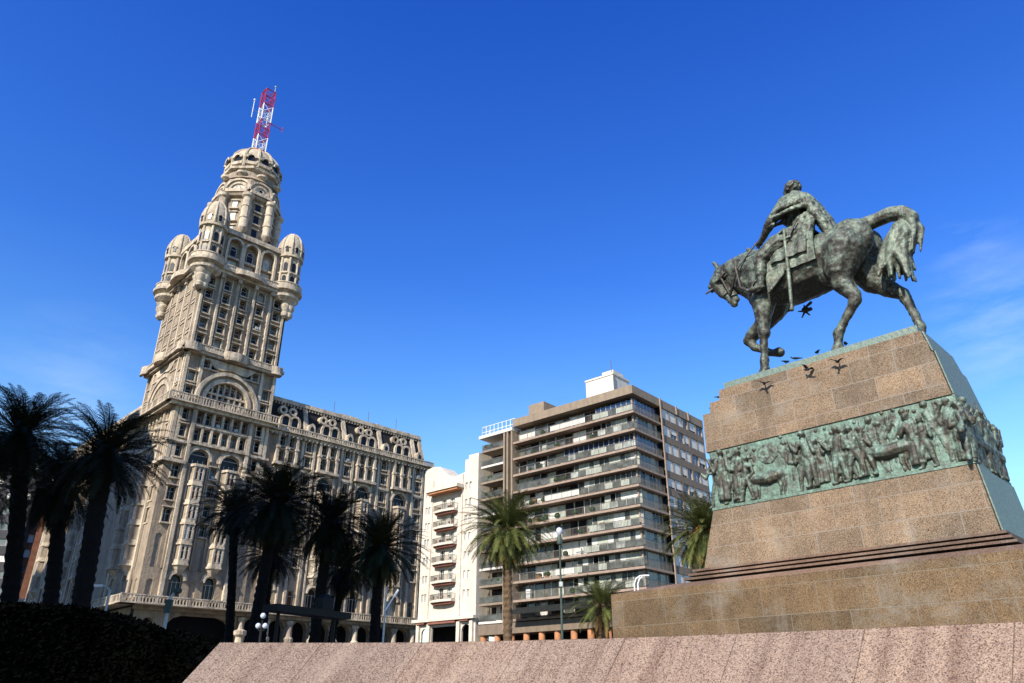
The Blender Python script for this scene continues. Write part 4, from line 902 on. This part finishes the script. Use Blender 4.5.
beast(m,-5.15,6.72,.85,Fm,'frieze_bronze'); beast(m,-1.9,6.75,.9,Fm,'frieze_bronze',1)
for q in (-5.5,-4.6,-4.45): figure(m,q,7.05,1.15,rnd,Fm,'frieze_bronze',.02)
m.F=lambda a,b,c:Fm(a,b,c); m.arc(-5.05,7.95,.0,.3,.0,.16,'frieze_bronze',0,360,18); m.F=None
for i in range(36):
    a=rnd.uniform(-6.7,-.2); b=rnd.uniform(6.8,8.15); m.limb([(*Fm(a,.06,b),.05),(*Fm(a+rnd.uniform(-.25,.25),.1,b+rnd.uniform(-.3,.3)),.035)],'frieze_bronze')
o=m.build('relief_frieze',mon); remesh(o,.02,1,.25,(.09,.022)); o['label']='green and brown bronze relief of a marching crowd along the front'
m=MB(); Fe=lambda s,d,z:(-.2+d*.85,s,z); s=.0
while s<3.0: figure(m,s,6.66,rnd.uniform(1.4,1.68),rnd,Fe,'frieze_bronze',rnd.choice([.08,.13,.18])); s+=rnd.uniform(.17,.28)
for s in (.6,1.6,2.5): beast(m,s,6.7,.9,Fe,'frieze_bronze')
o=m.build('relief_frieze',mon); remesh(o,.024,1,.3,(.09,.025)); o['label']='bronze relief figures on the right end, standing out in profile'

# equestrian statue
st=empty('equestrian_statue',ON,R(-45),'weathered green bronze horseman in a cloak riding a bowed-head horse','statue')
B='bronze'; m=MB(); Y=1.2
m.limb([(-4.55,Y,13.75,.86),(-3.9,Y,13.7,.90),(-3.0,Y,13.75,.88),(-2.2,Y,13.95,.80)],B)
for yy in (.86,1.54):
    m.ball((-1.85,yy,13.98),.62,B,14,10,(1.12,.72,1.12)); m.ball((-4.75,yy,13.5),.5,B,14,10,(1,.75,1.35))
m.ball((-3.1,Y,14.35),.5,B,12,8,(2.2,.9,.8)); m.ball((-1.9,Y,14.45),.42,B,12,8,(1.4,1.1,.75))
m.ball((-5.0,Y,13.5),.5,B,12,8,(.8,1,1.2))
# neck and head
m.limb([(-4.6,Y,14.15,0.806),(-5.15,Y,14.45,0.650),(-5.7,1.12,14.65,0.470),(-6.1,1.08,14.72,0.325)],B); m.limb([(-4.95,Y,13.75,0.560),(-5.4,1.15,14.15,0.470),(-5.85,1.1,14.4,0.314)],B)
m.limb([(-6.18,1.08,14.72,0.280),(-6.38,1.06,14.42,0.280),(-6.24,1.06,14.05,0.190),(-6.02,1.06,13.72,0.140),(-5.9,1.06,13.52,0.146)],B); m.limb([(-6.0,1.06,14.1,0.190),(-5.85,1.06,13.75,0.112),(-5.76,1.06,13.56,0.095)],B)
m.ball((-6.0,1.06,14.22),.27,B,12,8,(1.0,.62,1.1)); m.limb([(-5.9,1.06,13.46,0.123),(-5.84,1.06,13.42,0.112)],B); m.ball((-6.5,1.06,14.36),.1,B)
for yy in (.93,1.2): m.limb([(-6.2,yy,14.9,.09),(-6.32,yy,15.12,.07),(-6.36,yy,15.26,.02)],B); m.ball((-6.42,yy*.5+.53,14.35),.07,B)
for yy in (.96,1.16): m.ball((-5.86,yy,13.62),.06,B)
# near fore
m.limb([(-4.72,.82,13.2,0.462),(-4.8,.75,12.6,0.297),(-4.86,.72,12.05,0.187),(-4.87,.72,11.92,0.204),(-4.9,.72,11.75,0.143),(-4.97,.72,11.2,0.116),(-4.98,.72,11.02,0.149),(-5.03,.72,10.82,0.132)],B); m.cone2((-5.03,.72,10.74),.15,(-5.08,.72,10.54),.2,B)
# far fore raised
m.limb([(-4.8,1.6,13.1,0.440),(-5.2,1.65,12.75,0.308),(-5.75,1.68,12.42,0.209),(-5.86,1.68,12.3,0.187),(-5.72,1.68,12.05,0.143),(-5.42,1.68,11.8,0.121),(-5.3,1.68,11.72,0.143),(-5.12,1.68,11.62,0.121)],B); m.cone2((-5.1,1.68,11.62),.13,(-4.9,1.68,11.58),.17,B)
# near hind
m.limb([(-2.0,.78,13.7,0.660),(-2.25,.72,13.1,0.484),(-2.28,.72,12.65,0.308),(-2.02,.72,12.12,0.198),(-2.02,.72,12.0,0.187),(-2.2,.72,11.75,0.143),(-2.55,.72,11.3,0.121),(-2.68,.72,11.12,0.154),(-2.72,.72,10.9,0.132)],B); m.cone2((-2.74,.72,10.78),.15,(-2.8,.72,10.56),.2,B); m.ball((-1.93,.72,12.13),.12,B)
m.ball((-2.6,.8,13.15),.35,B,12,8,(1,.8,1.2))
# far hind
m.limb([(-1.9,1.6,13.5,0.605),(-1.7,1.65,12.9,0.418),(-1.4,1.68,12.5,0.275),(-1.05,1.7,12.2,0.187),(-1.0,1.7,12.05,0.176),(-.93,1.7,11.7,0.132),(-.82,1.7,11.2,0.121),(-.8,1.7,11.05,0.154),(-.84,1.7,10.85,0.132)],B); m.cone2((-.86,1.7,10.76),.15,(-.92,1.7,10.56),.2,B)
m.limb([(-3.6,Y,12.98,0.220),(-2.6,Y,13.1,0.275)],B); m.ball((-2.55,Y,12.95),.12,B)
hb=m.build('horse',st); remesh(hb,.036,3,.5,(.22,.07))
m=MB(); rnd=random.Random(9)
for i in range(52):
    t=i/51; x=-4.6-1.6*t; z=14.98+.16*math.sin(PI*t)-.02*t; yy=rnd.uniform(.95,1.25)-.06*t
    m.limb([(x,1.15,z-.05,.13),(x+rnd.uniform(-.1,.12),.82+.05*t,z-.35,.09),(x+rnd.uniform(-.15,.2),.68+.12*t,z-.75+.15*t,.045)],B)
for i in range(8): m.limb([(-6.2,1.06,14.95,.09),(-6.45+rnd.uniform(-.08,.08),1.06+rnd.uniform(-.12,.12),14.6,.05),(-6.55+rnd.uniform(-.15,.1),1.06+rnd.uniform(-.15,.15),14.35-.2*rnd.random(),.025)],B)
m.limb([(-5.0,1.1,15.02,.14),(-5.12,1.1,15.22,.08)],B)
o=m.build('mane',hb); remesh(o,.03,1,.3,(.1,.06))
m=MB()
m.limb([(-6.52,.94,14.3,.035),(-6.2,.76,14.35,.035),(-5.9,.72,14.5,.035)],'bronze_dark'); m.limb([(-6.1,.76,14.5,.035),(-5.88,.84,13.75,.035)],'bronze_dark'); m.limb([(-5.85,.84,13.72,.05),(-5.3,.44,14.3,.03),(-4.62,.72,15.12,.028)],'bronze_dark'); m.limb([(-6.12,.9,13.8,.03),(-5.8,.9,13.95,.03)],'bronze_dark')
m.limb([(-6.56,.95,14.22,.04),(-6.75,.9,14.12,.03)],'bronze_dark'); m.ball((-6.6,.97,14.34),.09,'bronze_dark'); m.limb([(-5.35,.44,14.4,.04),(-5.3,.5,13.6,.05),(-4.95,.42,13.3,.05)],'bronze_dark')
m.build('bridle',hb,smooth=1)
m=MB(); rnd=random.Random(4)
m.limb([(-1.55,Y,14.5,.24),(-1.1,Y,14.5,.22),(-.72,Y,14.52,.23),(-.4,Y,14.4,.24),(-.22,Y,14.15,.24)],'bronze_green')
for i in range(9): x=rnd.uniform(-.36,-.04); m.limb([(-.22,1.2+rnd.uniform(-.16,.16),14.2,.13),(x+.02,1.2+rnd.uniform(-.2,.2),13.75,.09),(x-.15,1.15+rnd.uniform(-.2,.2),13.1+rnd.uniform(-.15,.3),.03)],'bronze_green')
for i in range(40):
    x=rnd.uniform(-1.0,-.42); e=rnd.uniform(-1.38,-.38); yy=rnd.uniform(-.22,.22); b_=rnd.uniform(12.15,12.75)
    m.limb([(-.45-.2*rnd.random(),1.2+yy*.5,14.05,.1),(x+.1,1.15+yy,13.6,.12),((x+e)/2,1.1+yy,13.1,.1),(e,1.1+yy*1.3,b_,.04)],'bronze_green')
o=m.build('tail',hb); remesh(o,.035,1,.4)
# saddle cloth following the barrel
def shell(x0,x1,a0,a1,off,mat,name,par,zz=13.78,nx=14,na=18,drop=0):
    vs=[];fs=[]
    for side in (0,1):
        for i in range(nx+1):
            for j in range(na+1):
                a=R(a0+(a1-a0)*j/na); x=x0+(x1-x0)*i/nx; w_=.03*math.sin(x*17+j*.3)*(j/na)
                ry=.84+off+w_-side*.06; rz=1.0+off+w_-side*.06; vs.append((x+.05*math.sin(j*.5),1.2-ry*math.sin(a),zz+rz*math.cos(a)))
    S=(nx+1)*(na+1)
    for i in range(nx):
        for j in range(na):
            k=i*(na+1)+j; fs.append((k,k+1,k+na+2,k+na+1)); fs.append((S+k,S+k+na+1,S+k+na+2,S+k+1))
    for i in range(nx):
        for j in (0,na): k=i*(na+1)+j; fs.append((k,k+na+1,S+k+na+1,S+k))
    for j in range(na):
        for i in (0,nx): k=i*(na+1)+j; fs.append((k,k+1,S+k+1,S+k))
    m=MB(); m.add(vs,fs,mat); return m.build(name,par,smooth=40)
shell(-4.35,-2.75,-105,105,.10,'bronze_green','saddle_cloth',st)
shell(-4.1,-2.95,-88,88,.2,'bronze','saddle',st)
m=MB()
for i in range(12): x=-4.3+i*.05; m.limb([(x,.3,13.6,.05),(x-.02,.3,12.95+.04*i,.04)],'bronze_green')
o=m.build('fringe',st); remesh(o,.03,1,.4)
# rider
B='bronze'; m=MB()
m.limb([(-3.35,Y,14.95,.44),(-3.3,Y,15.4,.42),(-3.3,Y,15.85,.44)],B)
m.limb([(-3.35,.82,16.05,.27),(-3.28,1.2,16.18,.3),(-3.3,1.62,16.05,.27)],B)
m.limb([(-3.3,Y,16.3,.2),(-3.32,Y,16.6,.16)],B); m.ball((-3.36,Y,16.85),.25,B,14,10,(1.05,.85,1.2)); m.limb([(-3.55,Y,16.72,.1),(-3.5,Y,16.63,.1)],B); m.ball((-3.62,Y,16.82),.05,B); 
for yy in (.98,1.42): m.ball((-3.32,yy,16.82),.06,B)
# near arm
m.limb([(-3.42,.72,16.0,.24),(-3.95,.6,15.62,.18),(-4.0,.6,15.55,.175),(-4.4,.8,15.27,.115),(-4.47,.83,15.22,.10)],B)
m.limb([(-4.47,.84,15.22,.10),(-4.58,.86,15.16,.09)],B)
for q in range(4): m.limb([(-4.57,.80+.05*q,15.16,.038),(-4.68,.81+.05*q,15.08-.01*q,.034),(-4.66,.82+.05*q,14.97,.03)],B)
m.limb([(-4.5,.92,15.22,.038),(-4.58,.97,15.12,.034)],B)
# far arm
m.limb([(-3.35,1.7,16.0,.24),(-3.8,1.85,15.55,.17),(-4.3,1.55,15.2,.11),(-4.42,1.45,15.15,.1)],B)
# legs
for sg in (-1,1):
    yy=lambda v:1.2+sg*v
    m.limb([(-3.4,yy(.45),14.75,.4),(-3.9,yy(.8),14.5,.33),(-4.3,yy(.98),14.2,.24),(-4.38,yy(.98),14.1,.22),(-4.42,yy(.98),13.7,.19),(-4.5,yy(.97),13.35,.12),(-4.5,yy(.97),13.22,.12),(-4.75,yy(.98),13.2,.1),(-4.92,yy(.98),13.24,.07)],B)
rd=m.build('rider',st); remesh(rd,.03,2,.4,(.15,.06))
m=MB(); rnd=random.Random(12)
for i in range(60):
    a=rnd.uniform(0,6.28); z=16.72+rnd.uniform(0,.33); r_=.245*math.sqrt(max(.05,1-((z-16.8)/.33)**2)); x=-3.33+r_*math.cos(a); y=1.2+r_*.88*math.sin(a)
    if x<-3.5 and z<16.92: continue
    m.ball((x,y,z),.06,B,6,5)
m.ball((-3.3,Y,16.98),.2,B,10,8,(1.1,1,.7)); o=m.build('hair',rd); remesh(o,.03,1,.4)
# cloak
m=MB()
for i in range(15):
    t=i/14; y0=.7+1.0*t; m.limb([(-3.15-.1*abs(t-.5),y0*.7+.36,16.3,.17),(-2.84+.06*math.sin(i*2.1),y0,15.95,.17),(-2.6+.08*math.sin(i*1.7),y0-.05+.1*math.sin(i),15.3,.16),(-2.42+.1*math.sin(i*2.3),y0-.02,14.75,.13),(-2.4+.14*math.sin(i*1.3),y0+.05*math.sin(i*3),14.4+.12*math.sin(i*2.7),.08)],'bronze_green')
for i in range(10):
    t=i/9; m.limb([(-3.2,.98-.05*t,16.4,.12),(-3.05-.55*t,.66-.08*math.sin(PI*t),16.1-.02*t,.15),(-2.95-.85*t,.5-.1*math.sin(PI*t),15.78-.05*t,.11)],'bronze_green')
for i in range(8):
    t=i/7; m.limb([(-3.4,1.1,16.4,.12),(-3.62,1.0+.6*t,16.1,.12),(-3.7,.95+.8*t,15.6,.1)],'bronze_green')
m.limb([(-3.72,1.05,16.0,.08),(-3.98,.6,15.66,.075),(-3.7,.36,15.5,.07),(-3.2,.34,15.52,.075),(-2.85,.55,15.6,.08)],'bronze_green')
m.limb([(-3.75,1.1,15.7,.07),(-4.1,.62,15.4,.065),(-3.85,.42,15.3,.06)],'bronze_green')
for i in range(7): t=i/6; m.limb([(-3.1+.4*t,.72,15.3,.15),(-3.35+.5*t,.6,14.8,.16),(-3.5+.6*t,.45,14.4-.05*i%.2,.1)],'bronze')
o=m.build('cloak',rd); remesh(o,.03,1,.4,(.12,.09))
m=MB(); m.limb([(-3.5,.2,14.42,.05),(-3.56,.18,13.3,.055),(-3.66,.2,12.2,.05),(-3.67,.2,12.1,.07)],'bronze_green'); m.limb([(-3.5,.2,14.45,.06),(-3.47,.2,14.8,.05)],'bronze_green'); m.limb([(-3.65,.2,14.5,.04),(-3.33,.2,14.5,.04)],'bronze_green'); m.limb([(-3.47,.2,14.82,.05),(-3.68,.2,14.75,.03),(-3.66,.2,14.5,.03)],'bronze_green'); m.limb([(-3.5,.2,14.3,.025),(-3.1,.4,15.1,.025)],'bronze_dark')
m.build('sabre',st,smooth=1)
m=MB(); m.arc(-4.6,13.3,.16,.21,0,.08,'bronze_dark',0,360,12); 
for i in range(len(m.v)): x,y,z=m.v[i]; m.v[i]=(x,.2+y,z)
m.limb([(-4.5,.24,13.5,.03),(-4.0,.22,14.3,.03)],'bronze_dark'); m.build('stirrup',st)
m=MB(); m.limb([(-4.05,2.15,12.95,.1),(-3.85,2.15,12.9,.05)],'bronze_dark'); m.limb([(-4.0,2.1,13.0,.04),(-3.8,2.1,13.1,.05)],'bronze_dark')
for a in range(5): m.limb([(-4.05,2.15,12.9,.04),(-4.05+.22*math.cos(a*1.256+.3),2.15,12.9+.22*math.sin(a*1.256+.3),.02)],'bronze_dark')
m.build('spur',st)

# pigeons
def pigeon(loc,fly,rz,lab):
    m=MB(); m.cone2((0,0,0),.05,(.13,0,.02),.035,'bird',8); m.cone2((-.02,0,.0),.055,(-.12,0,-.02),.02,'bird',8); m.ball((.17,0,.06),.032,'bird',8,6); m.cone2((.19,0,.06),.012,(.22,0,.055),.004,'bird',5)
    m.add([(-.1,-.03,-.01),(-.1,.03,-.01),(-.24,.05,-.02),(-.24,-.05,-.02),(-.1,-.03,.0),(-.1,.03,.0),(-.24,.05,-.01),(-.24,-.05,-.01)],[(0,1,2,3),(4,5,6,7),(0,1,5,4),(2,3,7,6),(1,2,6,5),(0,3,7,4)],'bird')
    if fly:
        for sg in (-1,1):
            A=[(.08,.03*sg,.03),(-.06,.03*sg,.03),(-.08,.17*sg,.1),(.06,.18*sg,.12),(-.02,.34*sg,.09)]; Bq=[(x,y,z-.008) for x,y,z in A]
            m.add(A+Bq,[(0,1,2,3),(3,2,4),(5,6,7,8),(8,7,9),(0,3,8,5),(3,4,9,8),(4,2,7,9),(2,1,6,7)],'bird')
    else:
        for sg in (-1,1): m.cone2((.06,.045*sg,.01),.035,(-.14,.03*sg,.0),.012,'bird',6); m.cone2((.01,.02*sg,-.03),.008,(.01,.02*sg,-.1),.008,'bird',5)
    o=m.build('pigeon',smooth=50); o.location=loc; o.scale=(.72,)*3; o.rotation_euler=(.2 if fly else 0,0,rz); tag(o,lab,'bird','pigeons around the top of the pedestal')
ca,sa=math.cos(R(-45)),math.sin(R(-45))
def ml(x,y,z): return (ON[0]+x*ca-y*sa,ON[1]+x*sa+y*ca,z)
PG=[((-6.33,.12,10.02),0,.3,'dark pigeon on the pedestal ledge at its top left corner, the upper one'),
((-6.58,.14,9.72),0,2.4,'dark pigeon on the lowest ledge of the pedestal top left corner'),
((-4.73,-.12,9.93),1,1.2,'flying pigeon low and leftmost before the upper granite face'),
((-3.39,-.14,9.97),1,2.0,'pigeon with spread wings flying below the cap, midway between the two near hooves'),
((-2.57,-.14,9.95),1,.8,'pigeon flying just below and right of the near hind hoof'),
((-3.15,.14,10.52),0,1.5,'upright pigeon perched on the bronze cap between the legs'),
((-3.79,.15,10.53),0,2.9,'pigeon perched on the bronze cap right of the raised hoof'),
((-4.1,.15,10.52),0,.5,'small pigeon perched on the bronze cap under the raised hoof'),
((-2.35,.15,10.52),0,1.0,'pigeon perched on the bronze cap beside the near hind hoof')]
for p,f_,r_,l_ in PG: pigeon(ml(*p),f_,r_,l_)

# ------------------------------------------------------------------ street furniture
def lamp(loc,parts,label,name='street_lamp',cat='street lamp',grp=None):
    e=empty(name,loc,0,label,cat,grp)
    for nm,mb in parts: mb.build(nm,e,smooth=40)
def pole(h,r,mat='lamp_green'):
    m=MB(); m.lathe(0,0,[(r*2.4,0),(r*2.2,.35),(r*1.4,.6),(r*1.3,h*.3),(r*.9,h)],mat,10); return m
p=pole(8.3,.09,'pale_metal'); a=MB(); a.path([(0,0,8.3),(-.25,0,8.55),(-.6,0,8.6)],[.07,.06,.05],'pale_metal'); h=MB(); h.box(-1.35,-.55,-.16,.16,8.53,8.68,'white_metal'); lamp((-27.4,53.3,0),[('pole',p),('arm',a),('lamp_head',h)],'grey street lamp with white arm head left of the palace tower corner')
p=pole(8.0,.12,'pale_metal'); a=MB(); a.path([(0,0,8.0),(.2,0,8.35),(.4,0,8.5)],[.08,.07,.06],'pale_metal'); h=MB(); h.ball((.45,0,8.5),.26,'lamp_green',10,8,(1.2,1,.8)); h.box(-.22,.22,-.14,.14,7.0,7.9,'lamp_green'); lamp((-23.95,55.0,0),[('pole',p),('arm',a),('lamp_head',h)],'dark green street lamp standing before the big arched opening of the tower base')
p=pole(4.35,.06,'black_metal_and_shadow'); a=MB(); a.tube((-.14,0,4.25),(.14,0,4.25),.03,'black_metal_and_shadow'); a.tube((0,0,4.2),(0,0,4.65),.03,'black_metal_and_shadow')
e=empty('globe_lamp',(-10.48,33.4,0),0,'old lamp post with three pale round globes before the arcade','street lamp'); p.build('pole',e); a.build('bracket',e)
for q in ((-.15,0,4.42),(.14,0,4.42),(0,0,4.82)): g=MB(); g.ball(q,.115,'globe',14,10); g.build('globe',e,smooth=1)
p=pole(9.3,.07,'pale_metal'); a=MB(); a.path([(.02,0,7.6),(.35,0,8.2),(.9,0,9.1)],[.06,.06,.05],'white_metal'); a.tube((.6,0,8.6),(.9,0,9.1),.1,'white_metal'); lamp((-9.5,59.2,0),[('pole',p),('arm',a)],'tall pale pole with slanted white strut right of the palm at the palace end',name='signal_pole',cat='pole')
p=pole(13.4,.075,'lamp_green'); h=MB(); h.lathe(0,0,[(.1,13.3),(.2,13.42),(.27,13.6),(.22,13.8),(.08,13.9)],'globe',12); a=MB(); a.box(-.13,.13,-.13,.13,9.4,9.75,'pale_metal'); a.lathe(0,0,[(.2,12.6),(.25,12.9),(.12,13.3)],'lamp_green',8); lamp((3.75,59.9,0),[('pole',p),('lamp_head',h),('junction_box',a)],'tall green lamp post with white round head before the apartment block')
p=pole(6.6,.06,'white_metal'); a=MB()
for dx in (-.06,.12): a.path([(dx-.1,0,6.3),(dx-.1,0,6.9),(dx,0,7.15),(dx+.22,0,7.3),(dx+.42,0,7.32)],[.035]*5,'white_metal')
h=MB(); h.box(.18,.36,-.06,.06,7.27,7.33,'white_metal'); h.box(.4,.62,-.06,.06,7.29,7.35,'white_metal'); lamp((6.35,39.45,0),[('pole',p),('arm',a),('lamp_head',h)],'white lamp with two curved arms above the left end of the plinth')
e=empty('canopy',(-14.3,55.7,0),R(59.5),'flat black canopy with box on top between the palms and arcade','canopy')
m=MB(); m.box(-3.6,3.6,-.7,.7,6.9,7.35,'black_metal_and_shadow'); m.build('roof',e); m=MB(); m.box(.9,2.0,-.4,.4,7.35,8.2,'black_metal_and_shadow'); m.prism([(.9,-.4),(2,-.4),(2,.4),(.9,.4)],8.2,8.5,'black_metal_and_shadow',[(1.3,-.2),(1.6,-.2),(1.6,.2),(1.3,.2)]); m.build('roof_box',e)
for x in (-2.8,2.6): m=MB(); m.lathe(x,0,[(.14,0),(.12,6.9)],'black_metal_and_shadow',8); m.build('post',e)
e=empty('short_pole',(-31.8,50.8,0),0,'small pole with a dish between the far left palm trunks','pole'); m=MB(); m.lathe(0,0,[(.05,0),(.05,7.3)],'pale_metal',6); m.build('post',e); m=MB(); m.lathe(0,0,[(.25,7.3),(.3,7.45),(.05,7.5)],'pale_metal',10); m.build('dish',e)
